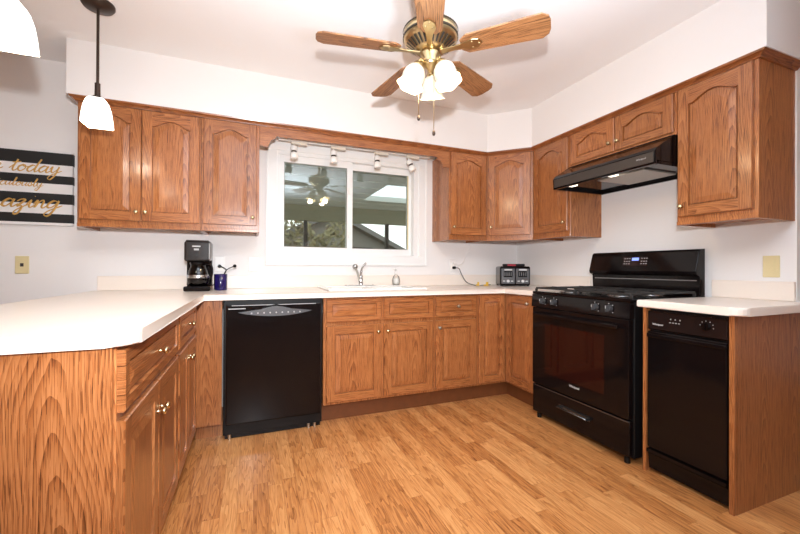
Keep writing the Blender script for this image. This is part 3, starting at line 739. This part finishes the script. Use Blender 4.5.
# ------------------------------------------------------------------ ceiling fan
HX, HY, HZ = 0.920, -1.575, 2.117
fan = thing('ceiling_fan', 'brass ceiling fan with five oak blades and three lit tulip shades', 'ceiling fan', (HX, HY, 0))
MB().lathe([(0, ZC - 0.001), (0.075, ZC - 0.001), (0.072, ZC - 0.03), (0.04, ZC - 0.065), (0.016, ZC - 0.075), (0.012, ZC - 0.08)], seg=28).build('canopy', BRASS, fan)
MB().cyl((0, 0, HZ + 0.14), (0, 0, 1), 0.012, ZC - HZ - 0.14 - 0.07, 0, 14).build('downrod', BRASS, fan)
mot = MB().lathe([(0, HZ + 0.155), (0.05, HZ + 0.150), (0.105, HZ + 0.128), (0.128, HZ + 0.105), (0.130, HZ + 0.060), (0.122, HZ + 0.048), (0.072, HZ + 0.012), (0.066, HZ + 0.004), (0.0, HZ + 0.004)], seg=40).build('motor_housing', BRASS, fan)
b = MB()
for k in range(30):
    an = 2 * PI * k / 30; c_, s_ = math.cos(an), math.sin(an)
    p = []
    for rr_, zz, hw in ((0.078, HZ + 0.0135, 0.0035), (0.116, HZ + 0.0410, 0.0055)):
        p += [(rr_ * c_ - hw * s_, rr_ * s_ + hw * c_, zz), (rr_ * c_ + hw * s_, rr_ * s_ - hw * c_, zz)]
    q = [(x, y, z - 0.0025) for x, y, z in p]
    b.poly([q[0], q[1], q[3], q[2]])
b.build('vent_slots', VENTD, mot)
MB().lathe([(0.131, HZ + 0.062), (0.1335, HZ + 0.066), (0.1335, HZ + 0.072), (0.131, HZ + 0.076)], seg=40).lathe([(0.131, HZ + 0.095), (0.1335, HZ + 0.099), (0.131, HZ + 0.104)], seg=40).build('housing_band', simple('band_dark', (0.05, 0.035, 0.02), 0.4, 0.5), mot)
# blades
A0 = 171.1
for k in range(5):
    an = math.radians(A0 - 72 * k); pit = math.radians(-12)
    # local blade frame: x outward, y tangential (ccw); ccw edge lower
    bl = MB(); out = []
    r0, r1, wa, wb_ = 0.150, 0.540, 0.054, 0.068
    out = [(r0, -wa * 0.55), (r0 + 0.03, -wa), (r1 - 0.035, -wb_), (r1 - 0.008, -wb_ * 0.72), (r1, -wb_ * 0.35), (r1, wb_ * 0.35), (r1 - 0.008, wb_ * 0.72), (r1 - 0.035, wb_), (r0 + 0.03, wa), (r0, wa * 0.55)]
    bl.prism(out, -0.004, 0.004, bev=0.0015, seg=1)
    o = bl.build('fan_blade', OAKF, fan); o.location = (0, 0, HZ + 0.004)
    o.rotation_euler = (Matrix.Rotation(an, 3, 'Z') @ Matrix.Rotation(pit, 3, 'X')).to_euler()
    ir = MB()
    ir.prism([(0.055, -0.014), (0.120, -0.010), (0.165, -0.016), (0.205, -0.030), (0.235, -0.024), (0.250, 0.0), (0.235, 0.024), (0.205, 0.030), (0.165, 0.016), (0.120, 0.010), (0.055, 0.014)], -0.0115, -0.0055, bev=0.0015, seg=1)
    for sx, sy in ((0.205, -0.016), (0.205, 0.016), (0.235, 0.0)): ir.lathe([(0.005, -0.0115), (0.004, -0.0145), (0, -0.015)], (sx, sy, 0), seg=8)
    ir.build('blade_iron', BRASS, o)
# light kit
kit = MB().lathe([(0.0, HZ + 0.003), (0.046, HZ + 0.002), (0.050, HZ - 0.012), (0.040, HZ - 0.036), (0.046, HZ - 0.050), (0.036, HZ - 0.066), (0.016, HZ - 0.078), (0.010, HZ - 0.095), (0.0, HZ - 0.098)], seg=28).build('light_kit', BRASS, fan)
for k, deg in enumerate((178, 298, 58)):
    an = math.radians(deg); c_, s_ = math.cos(an), math.sin(an)
    MB().tube(spline([(0.035 * c_, 0.035 * s_, HZ - 0.050), (0.046 * c_, 0.046 * s_, HZ - 0.042), (0.058 * c_, 0.058 * s_, HZ - 0.050), (0.062 * c_, 0.062 * s_, HZ - 0.066)], 4), 0.008, 10).build('lamp_arm', BRASS, kit)
    d = Vector((0.36 * c_, 0.36 * s_, -0.93)).normalized(); p0 = Vector((0.061 * c_, 0.061 * s_, HZ - 0.062))
    MB().lathe([(0.0, -0.004), (0.020, 0.0), (0.025, 0.014), (0.024, 0.024)], p0, d, 18).build('shade_cup', BRASS, kit)
    # fluted tulip shade
    t_ = MB(); u = d.orthogonal().normalized(); v = d.cross(u); seg = 36; rows = []
    for r_, h_, fl in ((0.023, 0.018, 0), (0.036, 0.026, 0.01), (0.049, 0.046, 0.03), (0.053, 0.070, 0.05), (0.050, 0.094, 0.07), (0.055, 0.112, 0.12), (0.062, 0.122, 0.16)):
        rows.append([t_.bm.verts.new(p0 + d * (h_ + 0.05 * r_ * fl * math.cos(6 * 2 * PI * q / seg)) + (u * math.cos(2 * PI * q / seg) + v * math.sin(2 * PI * q / seg)) * r_ * (1 + 0.35 * fl * math.cos(6 * 2 * PI * q / seg))) for q in range(seg)])
    for A, B in zip(rows, rows[1:]):
        for q in range(seg): f = t_.bm.faces.new([A[q], A[(q + 1) % seg], B[(q + 1) % seg], B[q]]); f.smooth = True
    t_.build('lamp_shade', TULIP, kit)
    MB().lathe([(0.012, 0.022), (0.014, 0.045), (0.024, 0.066), (0.026, 0.080), (0.018, 0.096), (0, 0.102)], p0, d, 16).build('bulb', BULB, kit)
    pl = light('fan_lamp', 'POINT', Vector((HX, HY, 0)) + p0 + d * 0.145, 2.6, (1.0, 0.74, 0.46), 0.03)
for cx_, cy_, z1 in ((0.020, 0.0, 1.745), (-0.052, 0.02, 1.815)):
    ch = MB().tube([(cx_ * 0.6, cy_, HZ - 0.06), (cx_, cy_, HZ - 0.10), (cx_, cy_, z1)], 0.0016, 6).build('pull_chain', BRASS, kit)
    MB().lathe([(0, 0.0), (0.006, -0.004), (0.008, -0.018), (0.005, -0.026), (0, -0.028)], (cx_, cy_, z1 + 0.002), seg=10).build('chain_pull', BRONZE, ch)

# ------------------------------------------------------------------ pendants over the peninsula
def pendant(label, x, y, zb):
    r = thing('pendant_lamp', label, 'lamp', (x, y, 0), 0, 'pendant lamps over the peninsula')
    MB().lathe([(0, ZC - 0.001), (0.074, ZC - 0.001), (0.074, ZC - 0.010), (0.066, ZC - 0.022), (0.02, ZC - 0.030), (0, ZC - 0.030)], seg=30).build('canopy', BRONZE, r)
    MB().cyl((0, 0, zb + 0.215), (0, 0, 1), 0.0065, ZC - zb - 0.215 - 0.025, 0, 12).build('rod', BRONZE, r)
    MB().cyl((0, 0, zb + 0.135), (0, 0, 1), 0.0125, 0.085, 0, 14).lathe([(0.0, zb + 0.150), (0.020, zb + 0.150), (0.027, zb + 0.137), (0, zb + 0.133)], seg=18).build('socket', BRONZE, r)
    # square bell of opal glass
    s = MB(); rows = []
    for hw, h in ((0.022, 0.139), (0.034, 0.136), (0.042, 0.122), (0.0505, 0.088), (0.0555, 0.045), (0.058, 0.0)):
        q = []; rad = min(0.012, hw * 0.5) if h > 0.02 else 0.007
        for cx_, cy_, a in ((hw - rad, hw - rad, 0), (-(hw - rad), hw - rad, PI / 2), (-(hw - rad), -(hw - rad), PI), (hw - rad, -(hw - rad), 1.5 * PI)):
            for k in range(4): q.append((cx_ + rad * math.cos(a + k * PI / 6), cy_ + rad * math.sin(a + k * PI / 6), zb + h))
        rows.append([s.bm.verts.new(p) for p in q])
    for A, B in zip(rows, rows[1:]):
        for k in range(16): f = s.bm.faces.new([A[k], A[(k + 1) % 16], B[(k + 1) % 16], B[k]]); f.smooth = True
    s.build('lamp_shade', PENDGL, r)
    MB().lathe([(0.012, 0.132), (0.014, 0.11), (0.026, 0.085), (0.028, 0.065), (0.02, 0.045), (0, 0.038)], (0, 0, zb), seg=16).build('bulb', BULB, r)
    light('pendant_bulb', 'POINT', (x, y, zb - 0.01), 1.5, (1.0, 0.88, 0.70), 0.04)
pendant('opal glass pendant lamp on a dark rod hanging in front of the left wall cabinets', -0.633, -0.785, 1.822)
pendant('opal glass pendant lamp nearest the camera, cut off at the upper left of the photo', -0.615, -1.595, 1.802)

# ------------------------------------------------------------------ striped sign with gold script
sg = thing('wall_sign', 'black and white striped canvas sign with gold script lettering on the wall', 'sign', (0, -0.001, 0))
SXL, SXR_, SZ0, SZ1 = -1.88, -1.004, 1.352, 1.852
MB().box(SXL, SXR_, -0.030, 0.0, SZ0, SZ1, bev=0.003).build('canvas', SIGNW, sg)
b = MB(); hgt = SZ1 - SZ0
for f0, f1 in ((0.030, 0.190), (0.335, 0.445), (0.575, 0.712), (0.845, 0.962)):
    b.box(SXL - 0.0008, SXR_ + 0.0008, -0.0312, -0.001, SZ1 - f1 * hgt, SZ1 - f0 * hgt)
b.build('black_stripes', SIGNB, sg)
GL = {
 'a': ([[(.9, .85), (.5, 1), (.1, .55), (.15, .1), (.5, .05), (.85, .6), (.97, 1), (.9, .25), (1.1, 0), (1.5, .4)]], 1.35),
 'b': ([[(0, .2), (.45, 1.1), (.55, 1.9), (.35, 2), (.25, 1), (.25, .15), (.6, 0), (.9, .4), (.75, .9), (.45, .8), (1.3, .7)]], 1.1),
 'c': ([[(.8, .8), (.5, 1), (.1, .55), (.2, .08), (.6, .02), (1.1, .4)]], 0.95),
 'd': ([[(.9, .85), (.5, 1), (.1, .55), (.15, .1), (.5, .05), (.9, .7), (1.2, 2.0), (1.0, 1.1), (.92, .25), (1.1, 0), (1.5, .4)]], 1.35),
 'e': ([[(-.1, .35), (.4, .5), (.75, .8), (.5, 1), (.15, .55), (.25, .08), (.65, .02), (1.15, .4)]], 1.0),
 'g': ([[(.9, .85), (.5, 1), (.1, .55), (.15, .12), (.5, .1), (.85, .6), (.97, 1), (.85, -.3), (.5, -1.05), (.1, -.85), (.45, -.3), (1.5, .4)]], 1.35),
 'i': ([[(-.1, .3), (.2, .95), (.2, .25), (.4, 0), (.8, .4)], [(.38, 1.45), (.42, 1.5)]], 0.65),
 'l': ([[(-.1, .3), (.4, 1.1), (.55, 1.9), (.38, 2), (.25, 1.0), (.28, .2), (.5, 0), (.9, .4)]], 0.75),
 'm': ([[(-.1, .4), (.15, 1), (.15, 0), (.35, .75), (.6, 1), (.72, .75), (.7, 0), (.9, .75), (1.15, 1), (1.3, .75), (1.27, .2), (1.45, 0), (1.85, .4)]], 1.7),
 'n': ([[(-.1, .4), (.15, 1), (.15, 0), (.35, .7), (.62, 1), (.78, .75), (.75, .2), (.95, 0), (1.35, .4)]], 1.2),
 'o': ([[(.6, 1), (.15, .7), (.15, .2), (.5, 0), (.88, .4), (.8, .88), (.5, .98), (.7, .75), (1.3, .75)]], 1.1),
 'r': ([[(-.1, .3), (.25, 1.1), (.6, .9), (.5, .3), (.65, 0), (1.05, .4)]], 0.9),
 's': ([[(-.1, .3), (.4, 1.1), (.55, .6), (.6, .15), (.25, 0), (.1, .2), (.5, .1), (1.0, .4)]], 0.85),
 't': ([[(-.1, .3), (.35, 1.0), (.5, 1.75), (.32, .6), (.38, .1), (.6, 0), (.95, .4)], [(.0, 1.25), (.5, 1.3), (.95, 1.4)]], 0.8),
 'u': ([[(-.1, .5), (.12, 1), (.12, .3), (.35, 0), (.75, .5), (.88, 1), (.84, .25), (1.02, 0), (1.4, .4)]], 1.25),
 'y': ([[(-.1, .5), (.12, 1), (.15, .35), (.4, .05), (.78, .55), (.9, 1), (.8, -.3), (.45, -1.05), (.08, -.85), (.4, -.3), (1.4, .4)]], 1.2),
 'z': ([[(-.05, .7), (.25, 1.0), (.65, .9), (.15, .1), (.5, .15), (.62, -.15), (.45, -.85), (.12, -.95), (.1, -.6), (.5, -.1), (1.15, .4)]], 1.0),
}
def script(txt, xh, x_right, zbase, wid, sxs=1.0):
    wid *= 1.2
    b = MB(); cx = 0.0; strokes = []
    for ch in txt:
        if ch == ' ': cx += 0.9; continue
        st, adv = GL[ch]
        for s_ in st: strokes.append([(cx + p[0], p[1]) for p in s_])
        cx += adv
    for s_ in strokes:
        pts = [(x_right + (p[0] - cx + 0.32 * p[1]) * xh * sxs, 0, zbase + p[1] * xh) for p in s_]
        P = spline(pts, 5); rad = []
        for i, p in enumerate(P):
            q = P[min(i + 1, len(P) - 1)] - P[max(i - 1, 0)]
            rad.append(wid * (1.0 if q.z < 0 else 0.62) * (0.7 if i in (0, len(P) - 1) else 1))
        b.tube([(p.x, -0.0320, p.z) for p in P], rad, 6, flat=(Vector((0, 1, 0)), 0.25))
    return b.build('script_lettering', GOLD, sg)
script('be today', 0.042, -1.075, SZ1 - 0.150, 0.0042, 1.05)
script('ridiculously', 0.025, -1.165, SZ1 - 0.247, 0.0026, 1.05)
script('amazing', 0.050, -1.072, SZ1 - 0.385, 0.0052, 1.08)

# ------------------------------------------------------------------ wall plates
def plate(label, cat, loc, rz, m, kind, w=0.072, h=0.116, name='wall_outlet'):
    r = thing(name, label, cat, loc, rz)
    MB().box(-w / 2, w / 2, -0.006, -0.0005, -h / 2, h / 2, bev=0.0025).build('cover_plate', m, r)
    if kind == 'outlet':
        for s in (-1, 1): MB().prism(arc(0, 0, 0.016, 0, 2 * PI, 16)[:-1], 0.006, 0.008, tf=lambda p, s=s: Vector((p.x, -p.z, p.y + s * 0.02))).build('socket_face', m, r)
    elif kind == 'switch':
        MB().box(-0.016, 0.016, -0.010, -0.006, -0.033, 0.033, bev=0.002).build('rocker', m, r)
    elif kind == 'jack':
        MB().box(-0.009, 0.009, -0.008, -0.006, -0.011, 0.011, bev=0.001).build('jack_hole', DGREY, r)
    return r
plate('almond phone jack plate on the wall below the striped sign', 'wall plate', (-1.275, 0, 1.090), 0, ALMOND, 'jack', name='jack_plate')
plate('white rocker switch plate on the wall left of the window', 'light switch', (0.138, 0, 1.105), 0, OUTW, 'switch', name='light_switch')
plate('white outlet plate beside the coffee maker', 'outlet', (-0.105, 0, 1.105), 0, OUTW, 'outlet')
plate('white outlet plate on the back wall left of the toaster', 'outlet', (1.945, 0, 1.105), 0, OUTW, 'outlet')
plate('almond outlet plate on the right wall above the short worktop', 'outlet', (XR, -2.068, 1.095), RZ, ALMOND, 'outlet')

# ------------------------------------------------------------------ coffee maker
cm = thing('coffee_maker', 'black drip coffee maker with glass carafe on the worktop by the peninsula', 'coffee maker', (-0.222, -0.215, ZW + 0.0005))
MB().box(-0.082, 0.082, -0.115, 0.100, 0, 0.035, bev=0.010, seg=2).build('base', BLACK, cm)
MB().box(-0.080, 0.080, 0.020, 0.100, 0.03, 0.340, bev=0.010, seg=2).build('water_tank', BLACK, cm)
MB().box(-0.080, 0.080, -0.100, 0.040, 0.205, 0.342, bev=0.014, seg=3).box(-0.070, 0.070, -0.092, 0.09, 0.339, 0.350, bev=0.004).build('brew_head', simple('coffee_black', (0.018, 0.014, 0.013), 0.2), cm)
MB().box(0.066, 0.0815, -0.1005, -0.02, 0.215, 0.335, bev=0.006).build('side_trim', simple('trim_grey', (0.25, 0.24, 0.23), 0.35, 0.6), cm)
MB().box(-0.030, 0.020, -0.1015, -0.0995, 0.303, 0.312).build('printed_mark', GREYP, cm)
MB().box(-0.020, 0.010, -0.1015, -0.0995, 0.280, 0.292).build('clock_display', GREYP, cm)
MB().cyl((-0.006, -0.100, 0.250), (0, -1, 0), 0.010, 0.003, 0, 14).build('power_button', BLACKM, cm)
ca_ = MB().lathe([(0, 0.038), (0.058, 0.038), (0.068, 0.060), (0.069, 0.090), (0.058, 0.140), (0.046, 0.170), (0.048, 0.185)], (0, -0.045, 0), seg=26).build('carafe', COFFEEGL, cm)
MB().lathe([(0.049, 0.183), (0.052, 0.186), (0.050, 0.200), (0, 0.202)], (0, -0.045, 0), seg=22).build('carafe_lid', BLACK, ca_)
MB().tube(spline([(0.045, -0.075, 0.186), (0.085, -0.10, 0.178), (0.092, -0.105, 0.120), (0.068, -0.085, 0.070)]), 0.008, 8).build('carafe_handle', BLACK, ca_)
MB().lathe([(0.0695, 0.090), (0.0705, 0.094), (0.0675, 0.110), (0.066, 0.112)], (0, -0.045, 0), seg=26).build('carafe_band', STEEL, ca_)

# blue mug
mg = thing('mug', 'cobalt blue mug on the worktop right of the coffee maker', 'mug', (-0.083, -0.215, ZW + 0.0005))
MB().lathe([(0, 0.0), (0.040, 0.0), (0.043, 0.006), (0.044, 0.115), (0.041, 0.117), (0.040, 0.012), (0, 0.010)], seg=26).build('cup', BLUE, mg)
MB().tube(spline([(0.0, -0.042, 0.095), (-0.002, -0.072, 0.088), (-0.002, -0.075, 0.05), (0.0, -0.042, 0.026)]), 0.006, 8).build('handle', BLUE, mg)
# appliance cord and plug at the wall
cd = thing('power_cord', 'black coffee maker cord and plug curving from the outlet behind the blue mug', 'cord', (0, 0, 0))
MB().tube(spline([(-0.10, -0.030, 1.088), (-0.09, -0.06, 1.085), (-0.055, -0.09, 1.055), (-0.10, -0.10, 0.99), (-0.16, -0.095, 0.93), (-0.185, -0.10, ZW + 0.006)]), 0.004, 8).build('cord', BLACKM, cd)
MB().cyl((-0.105, -0.0085, 1.088), (0, -1, 0), 0.013, 0.026, 0, 12).build('plug', BLACKM, cd)
cs = thing('measuring_scoop', 'black coffee scoop standing in the blue mug', 'scoop', (-0.083, -0.215, ZW + 0.013))
MB().tube(spline([(0.0, 0.0, 0.0), (0.018, 0.008, 0.09), (0.040, 0.012, 0.135), (0.085, 0.016, 0.160)]), 0.0035, 8).build('handle', BLACKM, cs)
MB().lathe([(0, -0.012), (0.010, -0.008), (0.013, 0.0), (0.010, 0.008), (0, 0.012)], (0.092, 0.017, 0.163), seg=12).build('scoop_bowl', BLACKM, cs)

# ------------------------------------------------------------------ toaster
ts = thing('toaster', 'black four-slot toaster with chrome panels in the back right corner', 'toaster', (2.455, -0.255, ZW + 0.0005), math.radians(-27))
w2 = 0.138
MB().box(-w2, w2, -0.13, 0.13, 0.006, 0.185, bev=0.016, seg=3).build('toaster_shell', BLACK, ts)
for s in (-1, 1):
    xc = s * 0.066
    fp = MB().box(xc - 0.061, xc + 0.061, -0.1335, -0.129, 0.022, 0.165, bev=0.004).build('front_panel', TOASTP, ts)
    MB().box(xc - 0.040, xc + 0.040, -0.1355, -0.133, 0.085, 0.140, bev=0.001).build('window_panel', BLACK, fp)
    b = MB()
    for k in range(4): b.box(xc - 0.034 + k * 0.019, xc - 0.030 + k * 0.019 + 0.006, -0.1365, -0.135, 0.095, 0.132)
    b.build('grille_bars', simple('grille_grey', (0.10, 0.10, 0.10), 0.4), fp)
    MB().box(xc - 0.035, xc + 0.035, -0.150, -0.1335, 0.146, 0.160, bev=0.004).build('lever', PALE, fp)
    MB().cyl((xc, -0.1335, 0.048), (0, -1, 0), 0.013, 0.014, 0, 16).build('dial', PALE, fp)
    for bx in (xc - 0.036, xc + 0.036): MB().box(bx - 0.010, bx + 0.010, -0.1350, -0.1335, 0.044, 0.052).build('button', PALE, fp)
b = MB()
for k in range(4): b.box(-0.118 + k * 0.064, -0.090 + k * 0.064, -0.11, 0.10, 0.1845, 0.1865)
b.build('bread_slots', VENTD, ts)
MB().box(-0.105, 0.095, -0.10, -0.05, 0.186, 0.208, bev=0.006).build('warming_rack', BLACKM, ts)
MB().box(-0.065, 0.010, -0.1015, -0.0995, 0.190, 0.203).build('red_badge', REDP, ts)
for sx in (-1, 1):
    for sy in (-1, 1): MB().cyl((sx * 0.12, sy * 0.10, 0), (0, 0, 1), 0.012, 0.008, 0, 10).build('foot', BLACKM, ts)
tcd = thing('power_cord', 'dark toaster cord with yellow tags running to the back wall outlet', 'cord', (0, 0, 0))
zc_ = ZW + 0.005
CP = spline([(1.965, -0.030, 1.085), (1.985, -0.055, 1.075), (2.010, -0.07, 1.01), (2.045, -0.10, 0.945), (2.10, -0.16, zc_), (2.17, -0.20, zc_ + 0.002), (2.24, -0.18, zc_ + 0.004), (2.285, -0.14, zc_ + 0.003)])
MB().tube(CP, 0.004, 8).build('cord', CORDG, tcd)
MB().cyl((1.945, -0.0085, 1.085), (0.4, -1, 0), 0.013, 0.026, 0, 12).build('plug', BLACKM, tcd)
for px_, py_, wd in ((2.11, -0.175, 0.022), (2.185, -0.205, 0.036)):
    MB().tube([(px_ - wd * 0.5, py_, zc_ + 0.002), (px_ + wd * 0.5, py_ - 0.006, zc_ + 0.004)], 0.0065, 8).box(px_ - wd * 0.7, px_ + wd * 0.7, py_ - 0.034, py_ - 0.004, zc_ - 0.003, zc_ + 0.0, bev=0.001).box(px_ - 0.006, px_ + wd * 0.6, py_ - 0.016, py_ - 0.012, zc_ + 0.0, zc_ + 0.032, bev=0.001).build('warning_tag', YELLOW, tcd)
wcd = thing('lamp_cord', 'thin white cord hanging from under the corner wall cabinet to the outlet', 'cord', (0, 0, 0))
MB().tube(spline([(2.112, -0.04, ZB + 0.021), (2.11, -0.05, 1.29), (2.085, -0.02, 1.21), (2.055, -0.012, 1.13), (2.00, -0.012, 1.105), (1.975, -0.020, 1.12), (1.950, -0.030, 1.126)]), 0.0032, 8).build('cord', OUTW, wcd)
MB().cyl((1.945, -0.0085, 1.126), (0.1, -1, 0), 0.011, 0.022, 0, 12).build('plug', OUTW, wcd)

# ------------------------------------------------------------------ outside the window: screened porch, neighbour, trees
PORCH = simple('porch_ceiling_paint', (0.66, 0.67, 0.62), 0.8, var=0.06, vscale=3)
BEAM = simple('porch_beam_paint', (0.40, 0.39, 0.29), 0.8, var=0.1)
POST = simple('porch_post_paint', (0.06, 0.055, 0.05), 0.6)
GRASS = simple('dormant_grass', (0.24, 0.22, 0.11), 0.95, var=0.3, vscale=9)
LEAF = simple('winter_hedge_leaves', (0.20, 0.18, 0.09), 0.8, var=0.45, vscale=30)
BARK = simple('bark', (0.12, 0.10, 0.085), 0.9, var=0.2, vscale=20)
ROOFS = simple('grey_shingles', (0.15, 0.145, 0.14), 0.9, var=0.15, vscale=25)
SIDING = simple('neighbour_siding', (0.20, 0.19, 0.175), 0.8, var=0.05)
struct(MB().box(-30, 40, 0.16, 60, -0.30, -0.20).build('ground', GRASS))
SKY = simple('skylight_panel', (0.9, 0.92, 0.93), 0.5)
def translucent(name, col):
    m = bpy.data.materials.new(name); m.use_nodes = True; nt = m.node_tree; nt.nodes.clear()
    o = nt.nodes.new('ShaderNodeOutputMaterial'); t = nt.nodes.new('ShaderNodeBsdfTranslucent'); t.inputs[0].default_value = (*col, 1); nt.links.new(t.outputs[0], o.inputs[0]); return m
porch = thing('screened_porch', 'grey screened porch outside the window with a low beamed ceiling and skylight', 'porch', (0, 0, -0.2))
zp = 2.35; y0, y1 = 0.17, 3.3; sx0, sx1, sy0, sy1 = 1.75, 2.60, 1.35, 2.50
b = MB(); b.box(-3, sx0, y0, y1, zp, zp + 0.08); b.box(sx1, 6, y0, y1, zp, zp + 0.08); b.box(sx0, sx1, y0, sy0, zp, zp + 0.08); b.box(sx0, sx1, sy1, y1, zp, zp + 0.08)
for k in range(8):
    yy = 0.5 + k * 0.37
    for xa, xb in (((-3, sx0 - 0.02), (sx1 + 0.02, 6)) if sy0 - 0.03 < yy < sy1 + 0.03 else ((-3, 6),)): b.box(xa, xb, yy - 0.01, yy + 0.01, zp - 0.012, zp)
b.build('porch_ceiling', PORCH, porch)
MB().box(sx0 - 0.02, sx1 + 0.02, sy0 - 0.02, sy1 + 0.02, zp + 0.081, zp + 0.09).build('skylight', translucent('milky_skylight', (0.85, 0.88, 0.90)), porch)
MB().box(-3, 6, y1, y1 + 0.14, zp - 0.26, zp + 0.10).build('header_beam', BEAM, porch)
MB().box(-3, 6, y1 - 0.4, y1 + 0.14, -0.1 + 0.1, 0.06).box(-3, 6, 0.17, y1 - 0.4, 0.0, 0.05).build('porch_deck', simple('deck', (0.3, 0.28, 0.25), 0.8), porch)
MB().box(-3, 6, y1 + 0.03, y1 + 0.10, 0.06, 1.38).box(-3, 6, y1 + 0.0, y1 + 0.13, 1.38, 1.44).build('knee_wall', WHITE, porch)
for xx in (-1.3, 0.0, 0.98, 2.46, 3.6, 4.8):
    MB().box(xx - 0.03, xx + 0.03, y1 + 0.03, y1 + 0.10, 1.44, zp - 0.26).build('porch_post', POST, porch)
MB().box(-3, 6, y1 + 0.05, y1 + 0.08, 1.60, 1.615).build('screen_rail', POST, porch)
# neighbour's house, gable end towards us
nh = thing('house', 'low grey neighbouring house with a dark gable roof seen through the right window pane', 'house', (3.6, 13.0, -0.2))
MB().yprism([(-3.6, 0), (3.1, 0), (3.1, 1.9), (-0.2, 3.5), (-3.6, 1.9)], 0, 7).build('house_wall', SIDING, nh)
MB().yprism([(3.5, 1.72), (3.5, 1.92), (-0.2, 3.75), (-4.0, 1.92), (-4.0, 1.72), (-0.2, 3.52)], -0.5, 7.4).build('roof', ROOFS, nh)
MB().box(0.6, 1.6, -0.03, 0.0, 1.2, 2.2).build('house_window', OVENGL, nh)
# bare trees
def tree(label, x, y, h, seed, spread=0.5, leaves=False):
    rnd = random.Random(seed); r = thing('bare_tree', label, 'tree', (x, y, -0.2), 0, 'bare trees behind the porch')
    b = MB()
    def grow(p, d, L_, rad, lev):
        pts = [p]; q = p
        for k in range(3):
            d = (d + Vector((rnd.uniform(-1, 1), rnd.uniform(-1, 1), rnd.uniform(-0.2, 0.5))) * 0.16).normalized(); q = q + d * L_ / 3; pts.append(q)
        b.tube(pts, [rad * (1 - 0.15 * k) for k in range(4)], 5)
        if lev == 0: return
        for k in range(3 if lev > 1 else 4):
            nd = (d + Vector((rnd.uniform(-1, 1), rnd.uniform(-1, 1), rnd.uniform(-0.1, 0.8))) * spread * 1.3).normalized()
            grow(pts[rnd.choice((1, 2, 3))] if k else q, nd, L_ * 0.68, rad * 0.52, lev - 1)
    grow(Vector((0, 0, 0)), Vector((0, 0, 1)), h * 0.38, h * 0.020, 4)
    b.build('branches', BARK, r)
    return r
tree('bare winter tree right of the neighbouring house roof', 8.3, 11.0, 5.0, 3)
tree('bare winter tree standing behind the porch at the left window pane', 0.7, 11.0, 6.5, 5)
tree('bare winter tree farther left behind the hedge', -1.6, 13.0, 7.0, 8)
# hedge
hg = MB(); rnd = random.Random(4)
for k in range(5500):
    x_ = rnd.uniform(-3.0, 2.75); z_ = rnd.uniform(0.0, 2.75 + 0.35 * math.sin(x_ * 2.3) + 0.2 * math.sin(x_ * 6)); y_ = rnd.uniform(7.2, 8.0)
    c_ = Vector((x_, y_, z_ - 0.2)); u = Vector((rnd.uniform(-1, 1), rnd.uniform(-1, 1), rnd.uniform(-1, 1))).normalized(); v = u.orthogonal().normalized(); s_ = rnd.uniform(0.05, 0.13)
    hg.poly([c_ + u * s_, c_ + v * s_ * 0.5, c_ - u * s_, c_ - v * s_ * 0.5])
tag(hg.build('hedge', LEAF, fix=False), 'olive brown winter hedge behind the screened porch', 'hedge')
